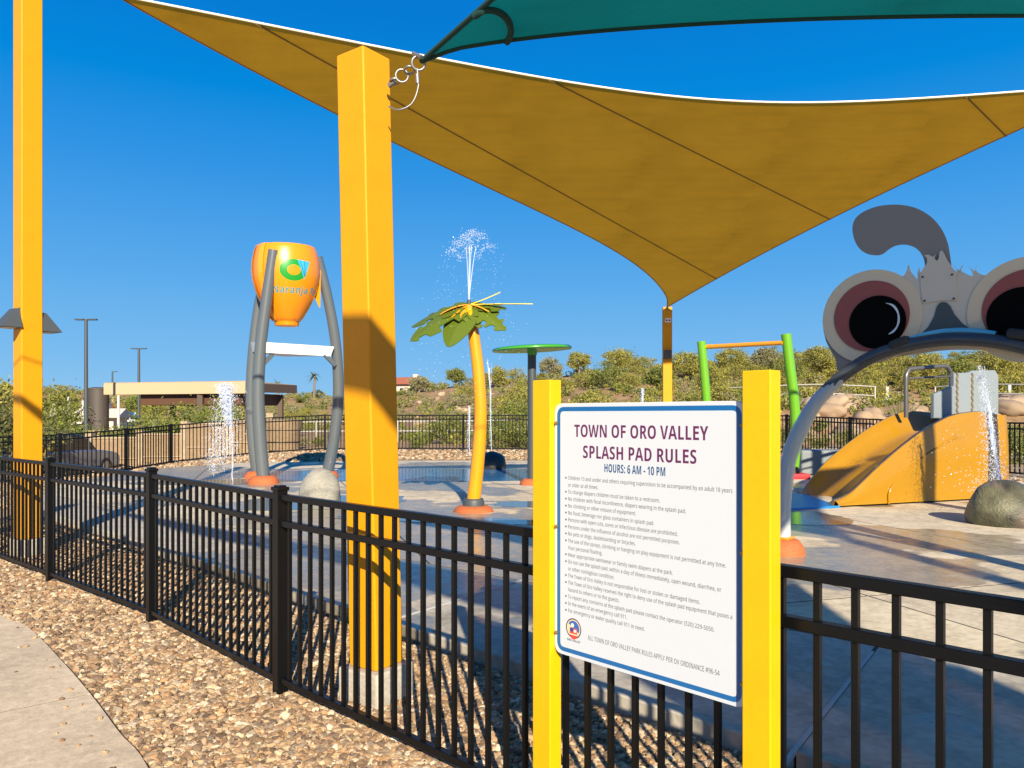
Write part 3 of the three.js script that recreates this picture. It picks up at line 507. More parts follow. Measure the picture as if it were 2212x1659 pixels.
// ---------------------------------------------------------------- tipping bucket
{
  const f = at(568, 1040, 16.9), b = at(556, 1028, 18.4), r = at(712, 1022, 18.6);
  const g = thing('tipping_bucket', 'orange tipping bucket hung on grey bowed legs', 'water feature', [at(628, 1030, 17.7).x, PAD, -17.7]);
  const leg = (pts, Zs, R) => { const P = pts.map((p, i) => at(p[0], p[1], lerp(Zs[0], Zs[1], i / (pts.length - 1)))); P[0].y = PAD; wpart('leg', tube(P, t => R * lerp(1, .82, t), 60, 20), MAT.slate, g); return P[0]; };
  const p1 = leg([[570, 1042], [562, 950], [558, 850], [563, 750], [577, 640], [591, 541]], [16.9, 16.9], .14);
  const p2 = leg([[557, 1030], [546, 950], [542, 850], [548, 745], [563, 640], [590, 560]], [18.4, 18.2], .13);
  const p3 = leg([[706, 1022], [722, 945], [731, 850], [725, 742], [707, 640], [686, 556]], [18.6, 17.8], .138);
  footing(g, p1, .34, .17, MAT.footing, 5); footing(g, p2, .32, .16, MAT.footing, 6); footing(g, p3, .3, .15, MAT.footing, 7);
  // barrel with its print
  const cv = document.createElement('canvas'); cv.width = 1024; cv.height = 512; const x = cv.getContext('2d'); x.fillStyle = '#f28c05'; x.fillRect(0, 0, 1024, 512);
  const cx = 770, cy = 175; x.lineWidth = 36; x.strokeStyle = '#1d8f2a'; x.beginPath(); x.arc(cx, cy, 50, 0, 7); x.stroke();
  x.fillStyle = '#3fa9d6'; x.beginPath(); x.moveTo(cx + 18, cy - 66); x.lineTo(cx + 86, cy - 60); x.lineTo(cx + 52, cy + 55); x.closePath(); x.fill(); x.strokeStyle = '#2f7d9c'; x.lineWidth = 5; x.beginPath(); x.moveTo(cx + 30, cy - 62); x.lineTo(cx + 56, cy + 40); x.moveTo(cx + 55, cy - 60); x.lineTo(cx + 56, cy + 40); x.stroke();
  x.fillStyle = '#2a8fa0'; x.font = 'bold 62px sans-serif'; x.save(); x.translate(655, 318); x.scale(.86, 1); x.fillText('Naranja Park', 0, 0); x.restore();
  const ct = new THREE.CanvasTexture(cv); ct.colorSpace = THREE.SRGBColorSpace; ct.wrapS = THREE.RepeatWrapping;
  const bc = at(619, 620, 17.6), prof = [[.0, -.90], [.25, -.90], [.27, -.885], [.275, -.80], [.30, -.79], [.36, -.72], [.52, -.45], [.66, -.15], [.735, .12], [.752, .32], [.74, .55], [.69, .78], [.645, .89], [.62, .895], [.60, .85], [.66, .5]];
  const bg = lathe(prof, 64); { const p = bg.attributes.position, u = bg.attributes.uv; for (let i = 0; i < p.count; i++) u.setY(i, clamp((p.getY(i) + .9) / 1.8)); }
  const barrel = part('bucket', bg, new THREE.MeshPhysicalMaterial({ map: ct, roughness: .33, clearcoat: .3, clearcoatRoughness: .2, side: THREE.DoubleSide }), g);
  barrel.position.copy(bc).sub(g.position); barrel.rotation.y = 2.06; barrel.rotation.x = .03;
  // raised staves beside the recessed band
  const stave = (a0, a1) => { const q = new THREE.LatheGeometry(prof.slice(4, 13).map(p => new THREE.Vector2(p[0] + .022, p[1])), 8, a0, a1 - a0); const m = part('stave', q, MAT.orange, barrel); m.material = MAT.orange; return m; };
  stave(-.62 - 2.06, -.42 - 2.06); stave(-1.75 - 2.06, -.95 - 2.06);
  part('tail_plate', (() => { const q = extrude([[0, 0], [.28, -.5], [.30, .35], [.1, .45]], .03, .004); q.rotateY(-.5); return q; })(), MAT.orange, g).position.copy(at(672, 620, 17.9)).sub(g.position);
  wpart('axle', rod(at(590, 560, 17.1), at(688, 562, 17.9), .05), MAT.slateDark, g);
  // white splash tray between the legs
  const tA = at(541, 742, 18.2), tB = at(562, 742, 16.8), tC = at(722, 752, 17.9), cen = tA.clone().add(tB).add(tC).multiplyScalar(1 / 3);
  const rim = (P, s, dy) => P.clone().sub(cen).multiplyScalar(s).add(cen).add(new THREE.Vector3(0, dy, 0));
  const rec = []; const tri = [tA, tB, tC, tC.clone().lerp(tA, .5).add(new THREE.Vector3(.25, 0, -.55))];
  for (let i = 0; i < 4; i++) { const P = tri[i], Q = tri[(i + 1) % 4]; const q = [rim(P, 1.0, .03), rim(Q, 1.0, .03), rim(Q, .93, -.2), rim(P, .93, -.2)]; for (const k of [0, 1, 2, 0, 2, 3]) rec.push(q[k].x, q[k].y, q[k].z); const m = [rim(P, .93, -.2), rim(Q, .93, -.2), cen.clone().add(new THREE.Vector3(0, -.27, 0))]; for (const p of m) rec.push(p.x, p.y, p.z); }
  const tg = new THREE.BufferGeometry(); tg.setAttribute('position', new THREE.Float32BufferAttribute(rec, 3)); tg.computeVertexNormals();
  wpart('splash_tray', tg, M(C(.74, .75, .77), .35, { side: THREE.DoubleSide }), g);
  for (const [a, q] of [[at(566, 790, 16.9), at(590, 765, 17.1)], [at(724, 790, 18), at(700, 765, 17.8)]]) wpart('tray_bracket', bar(a, q, .05, .09), MAT.slate, g);
}
// ---------------------------------------------------------------- green disc umbrella
{
  const p = at(1149, 1050, 16.6); p.y = PAD; const g = thing('disc_umbrella', 'flat green disc umbrella on a dark pole', 'water feature', [p.x, PAD, p.z]);
  const topP = at(1149, 752, 16.6), R = .865;
  const d = part('disc', lathe([[0, .055], [.3, .05], [R * .8, .03], [R * .95, .012], [R, -.02], [R * .985, -.055], [R * .9, -.062], [.35, -.05], [.11, -.07], [.1, -.16], [0, -.16]], 56), MAT.darkGreen, g); d.position.copy(topP).sub(p); d.position.y = topP.y - PAD; d.rotation.z = .045; d.rotation.x = .02;
  part('pole', rod(new THREE.Vector3(0, 0, 0), new THREE.Vector3(0, topP.y - PAD - .1, 0), .098, .092, 20), MAT.slateDark, g);
  footing(g, p, .27, .13, MAT.footing, 9);
}
// ---------------------------------------------------------------- green frame with orange bar
{
  const g = thing('spray_frame', 'green bowed frame with an orange crossbar', 'water feature', [at(1712, 1030, 18.2).x, PAD, -18.2]);
  const a = [[1698, 722], [1706, 790], [1716, 870], [1719, 950], [1713, 1034]].map(q => at(q[0], q[1], 18.2)), b = [[1515, 738], [1521, 800], [1527, 880], [1527, 950], [1520, 1020]].map(q => at(q[0], q[1], 20)); a[4].y = b[4].y = PAD;
  wpart('post', tube(a, .118, 40, 22), MAT.green, g); wpart('post', tube(b, .112, 40, 22), MAT.green, g);
  wpart('crossbar', rod(at(1524, 750, 20), at(1692, 741, 18.2), .062, .055, 18), MAT.orange, g);
  wpart('footing', bx(.62, .13, .55, a[4].x, PAD + .06, a[4].z, .03), MAT.redPad, g); wpart('footing', bx(.55, .12, .5, b[4].x, PAD + .06, b[4].z, .03), MAT.redPad, g);
  wpart('boot', rod(a[4].clone().setY(PAD + .1), a[4].clone().setY(PAD + .28), .16, .13), MAT.black, g);
}
// ---------------------------------------------------------------- arch with the bird face
{
  const X0 = 2.94, Z0 = 8.36, ux = .7185, uz = -.6955;
  const g = thing('bird_face_arch', 'grey pipe arch topped by a flat bird face with round eyes and curled plume', 'water feature', [X0, 0, -Z0]); g.rotation.y = -Math.atan2(.6955, .7185);
  // local: x along the arch, y up, z towards the path
  const half = [[0, PAD], [.0, .5], [.028, .91], [.129, 1.29], [.373, 1.737], [.708, 2.05], [1.08, 2.235], [1.6, 2.31]];
  const arch = [...half, ...half.slice(0, -1).reverse().map(p => [3.2 - p[0], p[1]])].map(p => new THREE.Vector3(p[0], p[1], 0));
  part('pipe', tube(arch, .066, 120, 24), MAT.wetSteel, g);
  { const L = arch.slice(0, 6), q = tube(L, t => lerp(.088, .052, Math.pow(t, 4)) + .012 * Math.sin(t * 23) * t * (1 - t), 160, 28, false); const p = q.attributes.position; for (let i = 0; i < p.count; i++) { const n = .014 * (fbm(p.getX(i) * 26 - p.getY(i) * 9, p.getZ(i) * 40 + p.getY(i) * 2, 0, 3) - .5); p.setX(i, p.getX(i) + n); p.setZ(i, p.getZ(i) + n); } q.computeVertexNormals();
    part('running_water', q, new THREE.MeshPhysicalMaterial({ color: C(.80, .84, .87), roughness: .22, transmission: .45, thickness: 0, ior: 1.33, side: THREE.DoubleSide }), g); }
  for (const x of [0, 3.2]) { const q = footGeo(.24, .16, x + 2); q.translate(x, PAD, 0); part('footing', q, MAT.footing, g); part('base_ring', bx(.2, .03, .2, x, PAD + .17, 0, .01), MAT.trunk, g); }
  const zf = -.13, cream = M(C(.70, .58, .39), .6), red = M(C(.30, .075, .06), .6), blk = new THREE.MeshPhysicalMaterial({ color: C(.003, .003, .003), roughness: .8, specularIntensity: .1 }), gry = M(C(.24, .22, .19), .6), pale = M(C(.62, .56, .44), .55), beakM = M(C(.055, .075, .078), .5), hl = M(C(.62, .72, .76), .4);
  const face = part('face_panel', (() => { const q = extrude(spline([[1.269, 2.962], [1.301, 2.992], [1.322, 3.034], [1.336, 3.083], [1.354, 3.019], [1.385, 2.97], [1.416, 2.932], [1.418, 2.999], [1.442, 3.041], [1.46, 2.99], [1.75, 2.96], [1.727, 3.03], [1.781, 2.974], [1.814, 3.018], [1.795, 2.967], [1.89, 2.9], [1.886, 2.949], [1.867, 2.987], [1.911, 2.946], [1.923, 2.998], [1.923, 2.944], [1.965, 2.907], [2.1, 2.8], [2.3, 2.25], [1.66, 2.22], [1.0, 2.22], [1.1, 2.8]], 150), .012); q.translate(-.1, 0, zf); return q; })(), pale, g);
  const shp = (name, pts, z, mat, par, n, dep = .008) => { const q = extrude(n ? spline(pts, n) : pts, dep, .0015); q.translate(-.1, 0, zf + z); return part(name, q, mat, par); };
  shp('plume', [[1.483, 2.9], [1.483, 3.035], [1.476, 3.103], [1.462, 3.15], [1.426, 3.211], [1.375, 3.258], [1.301, 3.29], [1.216, 3.294], [1.151, 3.269], [1.097, 3.232], [1.042, 3.222], [.953, 3.245], [.873, 3.305], [.816, 3.405], [.793, 3.52], [.805, 3.601], [.845, 3.653], [.919, 3.692], [1.042, 3.716], [1.195, 3.704], [1.322, 3.668], [1.437, 3.607], [1.549, 3.503], [1.629, 3.379], [1.673, 3.262], [1.693, 3.16], [1.71, 3.0], [1.7, 2.9]], -.012, gry, g, 130);
  const plate = shp('forehead_plate', [[1.442, 2.974], [1.478, 3.031], [1.508, 3.076], [1.508, 3.121], [1.483, 3.152], [1.518, 3.155], [1.559, 3.125], [1.579, 3.144], [1.569, 3.112], [1.589, 3.082], [1.609, 3.096], [1.617, 3.161], [1.634, 3.178], [1.654, 3.144], [1.678, 3.086], [1.708, 3.027], [1.756, 2.955], [1.761, 2.683], [1.649, 2.70], [1.468, 2.686]], .014, pale, g, 0);
  for (const [x, y] of [[1.468, 2.943], [1.724, 2.934], [1.485, 2.71], [1.739, 2.705]]) part('bolt', rod(new THREE.Vector3(x - .1, y, zf + .02), new THREE.Vector3(x - .1, y, zf + .034), .012, .009, 10), MAT.gunmetal, plate);
  shp('beak', [[1.40, 2.29], [1.437, 2.375], [1.518, 2.453], [1.569, 2.548], [1.594, 2.645], [1.619, 2.676], [1.649, 2.681], [1.678, 2.67], [1.708, 2.634], [1.742, 2.555], [1.805, 2.468], [1.862, 2.415], [1.923, 2.356], [1.96, 2.29]], .014, beakM, g, 0);
  const disc = (name, cx, cy, rx, ry, z, mat, par) => { const s = new THREE.Shape(); s.absellipse(cx, cy, rx, ry, 0, Math.PI * 2); const q = extrude(s, .008, .0015, 64); q.translate(-.1, 0, zf + z); return part(name, q, mat, par); };
  for (const [cx, cy, rx, ry, bxx] of [[.98, 2.60, .485, .475, 1.05], [2.335, 2.545, .485, .475, 2.285]]) {
    const eye = disc('eye', cx, cy, rx, ry, .014, cream, g);
    disc('iris', cx + .005, cy + .005, rx * .755, ry * .75, .025, red, eye); disc('pupil', bxx, cy - .062, .272, .265, .036, blk, eye);
    const q = extrude(spline([[1.13, 2.723], [1.195, 2.685], [1.243, 2.612], [1.248, 2.531], [1.227, 2.465], [1.162, 2.407], [1.216, 2.425], [1.259, 2.496], [1.267, 2.564], [1.248, 2.645], [1.205, 2.701], [1.13, 2.723]], 60), .005); q.translate((cx > 1.5 ? 1.235 : 0) - .1, cy - 2.60, zf + .047); part('catchlight', q, hl, eye);
  }
  shp('cheek', [[.492, 2.6], [.496, 2.5], [.521, 2.39], [.569, 2.287], [.617, 2.199], [.629, 2.163], [.635, 2.072], [.747, 2.068], [.862, 2.128], [.975, 2.193], [1.2, 2.3], [.9, 2.8], [.6, 2.8]], -.004, gry, g, 0);
  shp('cheek', [[2.82, 2.55], [2.81, 2.4], [2.76, 2.287], [2.71, 2.199], [2.70, 2.163], [2.69, 2.062], [2.58, 2.058], [2.46, 2.12], [2.35, 2.18], [2.1, 2.3], [2.4, 2.8], [2.7, 2.8]], -.004, gry, g, 0);
  const cap = [[1.25, 2.335], [1.35, 2.365], [1.48, 2.39], [1.6, 2.40], [1.72, 2.397], [1.85, 2.378], [2.0, 2.345]].map(p => new THREE.Vector3(p[0], p[1] - .012, -.02));
  part('blue_lip', tube(cap, .03, 40, 12), M(C(.12, .50, .66), .3), g);
  for (const x of [1.2, 2.19]) { const q = bx(.19, .09, .17, 0, 0, 0, .035); q.rotateZ(x < 1.6 ? .33 : -.22); q.translate(x, 2.325 - (x > 1.6 ? .01 : .02), 0); part('clamp', q, M(C(.03, .034, .036), .8, { bumpMap: concBump, bumpScale: .01 }), g); }
  for (const x of [1.02, 1.9, 2.3]) part('mounting_bar', bar(new THREE.Vector3(x, 2.2, zf - .05), new THREE.Vector3(x, 2.75, zf - .05), .05, .03, new THREE.Vector3(0, 0, 1)), MAT.wetSteel, g);
}
// ---------------------------------------------------------------- slide
{
  const g = thing('slide', 'wide yellow water slide with moulded side wall', 'slide', [6.9, PAD, -13.6]);
  const Rp = [[5.21, 12.5, .22], [5.38, 12.57, .27], [5.57, 12.64, .37], [6.03, 12.81, .72], [6.5, 13, 1.04], [6.99, 13.19, 1.33], [7.49, 13.38, 1.55], [7.75, 13.48, 1.62], [8.14, 13.63, 1.665], [8.45, 13.75, 1.665], [8.7, 13.85, 1.62]];
  const Lp = [[5.37, 14.4, .17], [5.5, 14.46, .23], [5.62, 14.55, .33], [6.0, 14.72, .68], [6.45, 14.92, .99], [6.95, 15.12, 1.29], [7.43, 15.3, 1.52], [7.79, 15.44, 1.64], [8.14, 15.57, 1.68], [8.45, 15.66, 1.66], [8.7, 15.75, 1.62]];
  const cR = new THREE.CatmullRomCurve3(Rp.map(p => V(p[0], p[2], p[1])), false, 'catmullrom', .4), cL = new THREE.CatmullRomCurve3(Lp.map(p => V(p[0], p[2], p[1])), false, 'catmullrom', .4);
  const N = 60, sec = (i) => {
    const t = i / N, r = cR.getPoint(t), l = cL.getPoint(t), dpt = lerp(.10, .46, sstep(0, .3, t)) * lerp(1, .75, sstep(.8, 1, t));
    const m = (k, d) => l.clone().lerp(r, k).setY(lerp(l.y, r.y, k) - d);
    return [l.clone().add(new THREE.Vector3(-.0, -.06, -.07)), l.clone().add(new THREE.Vector3(0, .0, -.05)), l, m(.06, dpt * .35), m(.13, dpt * .78), m(.24, dpt), m(.5, dpt * 1.05), m(.76, dpt), m(.87, dpt * .78), m(.94, dpt * .35), r, r.clone().add(new THREE.Vector3(.02, -.012, .06))];
  };
  const loft = (rows) => { const pos = [], uv = [], idx = [], k = rows[0].length; rows.forEach((row, i) => row.forEach((p, j) => { pos.push(p.x, p.y, p.z); uv.push(p.x * .6, (p.y + p.z) * .6); })); for (let i = 0; i < rows.length - 1; i++) for (let j = 0; j < k - 1; j++) { const a = i * k + j, b = a + k; idx.push(a, b, a + 1, b, b + 1, a + 1); } const q = new THREE.BufferGeometry(); q.setAttribute('position', new THREE.Float32BufferAttribute(pos, 3)); q.setAttribute('uv', new THREE.Float32BufferAttribute(uv, 2)); q.setIndex(idx); q.computeVertexNormals(); return q; };
  const rows = []; for (let i = 0; i <= N; i++) rows.push(sec(i));
  const sm = MAT.slide.clone(); sm.side = THREE.DoubleSide;
  wpart('chute', loft(rows), sm, g);
  const wall = []; for (let i = 0; i <= N; i++) { const r = cR.getPoint(i / N), o = []; for (let k = 0; k <= 8; k++) { const f = k / 8, y = lerp(r.y - .012, PAD + .03, f); o.push(new THREE.Vector3(r.x + .02 + .05 * f, y, r.z + .06 + .035 * Math.sin(Math.PI * Math.min(1, f * 1.2)) + .02 * f)); } wall.push(o); }
  for (const [x, z] of spline([[8.80, 13.86], [8.93, 13.98], [9.0, 14.2], [9.02, 14.6], [8.98, 15.6]], 14)) { const o = []; for (let k = 0; k <= 8; k++) { const f = k / 8; o.push(V(x + .02 + .04 * f, lerp(1.6, PAD + .03, f), z - .06 - .03 * Math.sin(Math.PI * Math.min(1, f * 1.2)) - .02 * f)); } wall.push(o); }
  const sw = wpart('side_wall', loft(wall), sm, g);
  wpart('wall_seam', tube([[6.26, 12.9, .12], [6.28, 12.9, .34], [6.5, 13, .56], [6.99, 13.19, .88], [7.49, 13.38, 1.13], [7.75, 13.48, 1.22]].map(p => V(p[0], p[2], p[1] - .118)), .017, 40, 8), sm, sw);
  const lw = []; for (let i = 0; i <= N; i++) { const r = cL.getPoint(i / N); lw.push([r.clone().add(new THREE.Vector3(0, -.06, -.07)), new THREE.Vector3(r.x, PAD + .02, r.z - .12)]); } wpart('side_wall', loft(lw), sm, g);
  const a = rows[0]; { const fr = a.slice(2, 12), low = fr.map(p => new THREE.Vector3(p.x - .03, PAD + .02, p.z)); wpart('toe', loft([fr, low]), sm, g); }
  { const e = rows[N].slice(1); const low = e.map(p => new THREE.Vector3(p.x + .02, PAD + .02, p.z)); wpart('end_wall', loft([e, low]), sm, g); }
  wpart('tower_deck', flat([[8.66, 13.86], [8.93, 14.0], [8.98, 15.6], [8.6, 15.7]], 1.6), sm, g);
  // grey guard panels above the steps
  const panel = (pts, Za, th) => { const q = extrude(pts.map(p => [p[0], p[1]]), th, .006); q.rotateY(.0); return q; };
  const gp = (pts) => { const q = extrude(pts, .06, .012); q.rotateY(.37); return q; };
  const p1 = part('guard_panel', gp([[0, 0], [.5, .0], [.5, .6], [0, .44]]), MAT.greyPanel, g); p1.position.copy(V(8.05, 1.55, 14.76)).sub(g.position);
  const p2 = part('guard_panel', gp([[0, 0], [1.2, 0], [1.2, .82], [1.12, .92], [.5, .9], [.42, .86], [0, .84]]), MAT.greyPanel, g); p2.position.copy(V(8.54, 1.56, 14.95)).sub(g.position);
  for (const x of [.06, .47]) { const pts = []; for (let k = 0; k <= 14; k++) pts.push(new THREE.Vector3(x + .015 * (k % 2 ? 1 : -1), .02 + .84 * k / 14, .075)); const q = tube(pts, .022, 60, 6); q.rotateY(.37); part('lacing', q, M(C(.16, .12, .07), .9), p2); }
  const rail = (pts, r) => wpart('handrail', tube(pts.map(p => V(p[0], p[2], p[1])), r, 80, 12, true, .15), M(C(.16, .15, .145), .35, { metalness: .5 }), g);
  rail([[7.75, 15.12, 1.55], [7.74, 15.11, 2.36], [7.83, 15.15, 2.5], [8.0, 15.2, 2.52], [8.66, 15.47, 2.58], [8.78, 15.52, 2.57], [8.88, 15.56, 2.44], [8.9, 15.56, 1.6]], .042); rail([[7.76, 15.13, 2.31], [8.3, 15.3, 2.35], [8.86, 15.53, 2.38]], .02);
}
{ // blue landing mat at the toe of the slide
  const m = part('landing_mat', slabGeo([[3.9, 11.9], [5.3, 12.42], [5.45, 14.5], [4.3, 14.6]], PAD + .004, PAD + .035, 1, .01), MAT.bluePad); tag(m, 'glossy blue landing mat at the foot of the yellow slide', 'mat');
  const b = part('concrete_block', bx(1.35, .62, .8, 0, .31, 0, .06), M(C(.19, .21, .22), .6)); b.position.copy(V(7.9, PAD, 19.6)); tag(b, 'grey block seat beside the green frame post', 'block');
  const c = part('concrete_block', bx(.7, .45, .9, 0, .22, 0, .05), M(C(.26, .29, .29), .6)); c.position.copy(V(4.75, PAD, 15.3)); tag(c, 'grey low block beside the blue landing mat', 'block');
}
// ---------------------------------------------------------------- boulders
function boulder(label, X, Z, sx, sy, sz, mat, seed, sink = .25) {
  const q = mergeVertices(new THREE.IcosahedronGeometry(1, 5).deleteAttribute('uv').deleteAttribute('normal')), p = q.attributes.position;
  for (let i = 0; i < p.count; i++) { const x = p.getX(i), y = p.getY(i), z = p.getZ(i); const k = 1 + .28 * (fbm(x * 1.3 + seed, y * 1.3 + z * 1.1 + seed, 0, 4) - .5) + .07 * (fbm(x * 6 + seed, z * 6 + y * 5, 0, 3) - .5); p.setXYZ(i, x * k * sx, y * k * sy, z * k * sz); }
  q.computeVertexNormals(); const uv = new Float32Array(p.count * 2); for (let i = 0; i < p.count; i++) { uv[2 * i] = p.getX(i) * .8 + p.getZ(i) * .4; uv[2 * i + 1] = p.getY(i) * .8; } q.setAttribute('uv', new THREE.BufferAttribute(uv, 2));
  const m = part('boulder', q, mat); m.position.copy(V(X, PAD + sy * (1 - 2 * sink) * .5, Z)); return tag(m, label, 'boulder');
}
boulder('pale grey upright boulder in front of the bucket legs', at(692, 1040, 13.6).x, 13.6, .36, .46, .34, conc(C(.36, .35, .31), .8, 6), 3);
boulder('black wet boulder behind the palm trunk', at(1062, 1000, 21.5).x, 21.5, .42, .40, .4, conc(C(.035, .034, .032), .35, 6), 8);
boulder('brown mossy boulder under the falling water', at(2170, 1120, 10.6).x, 10.6, .52, .47, .45, new THREE.MeshStandardMaterial({ map: tex(256, (u, v) => { const a = fbm(u * 6, v * 6, 6, 5), m = sstep(.5, .62, fbm(u * 4 + 7, v * 4, 4, 4)), k = .34 + .4 * (a - .5); return [lerp(k * 1.12, k * 1.0, m), lerp(k * .98, k * .98, m), lerp(k * .84, k * .74, m)]; }, true), bumpMap: concBump, bumpScale: .012, roughness: .55 }), 14);

// ---------------------------------------------------------------- water
const DG = new THREE.IcosahedronGeometry(1, 0);
function spray(name, label, drops, strands, pos) {
  const g = thing(name, label, 'water jet', [pos.x, pos.y, pos.z]);
  strands.forEach(s => wpart('strand', tube(s[0], s[1], s[2] || 24, 7), MAT.water, g));
  const im = new THREE.InstancedMesh(DG, MAT.drop, drops.length), D = new THREE.Object3D(); im.name = 'droplets'; im.userData.kind = 'stuff'; im.castShadow = true;
  drops.forEach((d, i) => { D.position.copy(d[0]).sub(pos); D.scale.set(d[1], d[1] * (d[2] || 1.3), d[1]); D.rotation.set(rr(0, .4), rr(0, 6), rr(0, .4)); D.updateMatrix(); im.setMatrixAt(i, D.matrix); });
  g.add(im); return g;
}
{ // spray rising from the palm crown
  const o = at(1013, 648, 12), drops = [], st = [];
  for (let j = 0; j < 7; j++) {
    const vx = [-.62, -.42, -.16, .02, .14, .42, .68][j], vz = rr(-.3, .3), vy = [3.9, 4.2, 4.4, 4.55, 4.6, 4.5, 4.1][j];
    const P = (t) => new THREE.Vector3(o.x + vx * t, o.y + vy * t - 4.9 * t * t, o.z + vz * t);
    if (j > 1 && j < 6) st.push([Array.from({ length: 12 }, (_, i) => P(i / 11 * .26)), t => lerp(.011, .006, t)]);
    for (let i = 0; i < 150; i++) { const t = i < 85 ? rr(.2, .52) : rr(.45, 1.1); const p = P(t); const s = .012 + .15 * t * t; p.x += gauss() * s; p.y += gauss() * s * .7; p.z += gauss() * s; drops.push([p, rr(.0032, .0072) * (t > .6 ? .8 : 1)]); }
  }
  for (let i = 0; i < 130; i++) drops.push([new THREE.Vector3(o.x + rr(-.85, .6), rr(1.9, o.y - .15), o.z + rr(-.5, .5)), rr(.003, .006), 1.8]);
  spray('water_jet', 'fine spray rising from the crown of the yellow palm', drops, st, o);
}
function fountain(label, base, h, lean, n, w) { // upright jet falling back as foam
  const drops = [], st = [[Array.from({ length: 14 }, (_, i) => { const t = i / 13; return base.clone().add(new THREE.Vector3(lean * t * .25 + gauss() * .008, h * t * .93, 0)); }), t => lerp(.016, .03, t) * (1 + .2 * Math.sin(t * 40)), 40]];
  for (let i = 0; i < n; i++) {
    const k = rnd(); let p, r;
    if (k < .45) { const t = Math.pow(rnd(), .6); p = base.clone().add(new THREE.Vector3(lean * t * .4 + gauss() * .05 * w * (t + .15) - .05 * w, h * (.55 + .45 * t) + gauss() * .03, gauss() * .06 * w)); r = rr(.005, .013); }
    else { const t = rnd(); p = base.clone().add(new THREE.Vector3(-w * (.02 + .26 * t) + gauss() * .085 * w, h * (1 - .75 * t * t) * rr(.25, 1), gauss() * .12 * w)); r = rr(.004, .010); }
    drops.push([p, r, rr(1, 2.2)]);
  }
  return spray('water_jet', label, drops, st, base);
}
{ const b = at(503, 1040, 17.4); b.y = PAD; fountain('white foaming ground jet left of the bucket legs', b, 2.2, -.22, 4200, 1.7); }
{ const b = at(1062, 975, 28); b.y = PAD + .1; fountain('thin tall water jet between the palm and the disc umbrella', b, 3.35, -.35, 900, .2); }
{ const b = at(1388, 905, 24); b.y = PAD; fountain('short water jet behind the rules sign', b, 2.3, .05, 1300, .4); }
{ const b = at(1014, 930, 27); b.y = PAD; fountain('small far jet left of the palm trunk', b, 1.8, .02, 500, .3); }
{ // curtain falling in front of the slide tower
  const Z = 11.6, top = at(2120, 800, Z), drops = [], st = [];
  for (let k = 0; k < 7; k++) { const x0 = rr(-.03, .1), ph = rr(0, 6); st.push([Array.from({ length: 16 }, (_, i) => { const t = i / 15; return at(2128 + 30 * t + x0 * 60 + 2 * Math.sin(t * 11 + ph), 860 + 205 * t, Z + rr(-.04, .04)); }), t => rr(.006, .016) * (1 + .6 * t), 40]); }
  for (let i = 0; i < 2600; i++) { const t = Math.pow(rnd(), .8); drops.push([at(2118 + 42 * t + gauss() * (5 + 9 * t), 790 + 282 * t, Z + gauss() * .12), rr(.003, .0075), rr(1, 2.5)]); }
  for (let i = 0; i < 80; i++) drops.push([at(2070 + gauss() * 30, 900 + rnd() * 160, 12.2 + gauss() * .15), rr(.003, .009), 1.6]);
  for (let i = 0; i < 420; i++) drops.push([at(2150 + gauss() * 35, 1065 - Math.abs(gauss()) * 30, Z - .3 + gauss() * .2), rr(.004, .01), 1]);
  spray('water_curtain', 'broken curtain of water falling beside the slide wall onto the boulder', drops, st, at(2150, 1070, Z));
}
// ---------------------------------------------------------------- park buildings beyond the fence
const tanWall = conc(C(.33, .235, .145), .9, 2), tanCap = conc(C(.46, .36, .25), .85), fascia = M(C(.50, .365, .225), .8), fasciaDark = M(C(.09, .06, .045), .7), roofTop = M(C(.38, .27, .19), .8);
{
  const cx = -15.1, cz = 42; const g = thing('ramada', 'low flat roofed ramada with cream fascia and dark timber', 'building', [cx, 0, -cz]);
  // roof outline in plan: left end, near corner, right end, back corner
  const A = [-23.6, 44.5], B = [-14.55, 42], Cn = [-13.4, 47.8], D = [-22.4, 50.5], yb = 2.78, yt = 3.42;
  wpart('roof', slabGeo([A, B, Cn, D].map(p => [p[0], p[1]]), yt - .04, yt + .05, 2, .01), roofTop, g);
  wpart('fascia', bar(V(A[0], (yb + yt) / 2, A[1]), V(B[0], (yb + yt) / 2, B[1]), .08, yt - yb), fascia, g);
  wpart('fascia', bar(V(B[0] + .05, (yb + yt) / 2, B[1] + .05), V(Cn[0], (yb + yt) / 2 + .1, Cn[1]), .08, .5), fasciaDark, g);
  wpart('soffit', slabGeo([[-21.4, 44.3], [-15.0, 42.5], [-14.0, 47], [-20.6, 49]], yb - .6, yb + .05, 2, .01), M(C(.10, .045, .022), .7), g);
  for (const [X, Z, w] of [[-14.9, 43.4, .3], [-14.0, 46.5, .3], [-20.1, 45.6, .26]]) wpart('column', bx(w, yb, w, X, yb / 2, -Z), fasciaDark, g);
  wpart('column_plinth', bx(.42, 1.55, .42, -17.4, .78, -43, .02), tanCap, g);
  wpart('column', bx(.3, 1.3, .3, -17.4, 2.1, -43), fasciaDark, g);
}
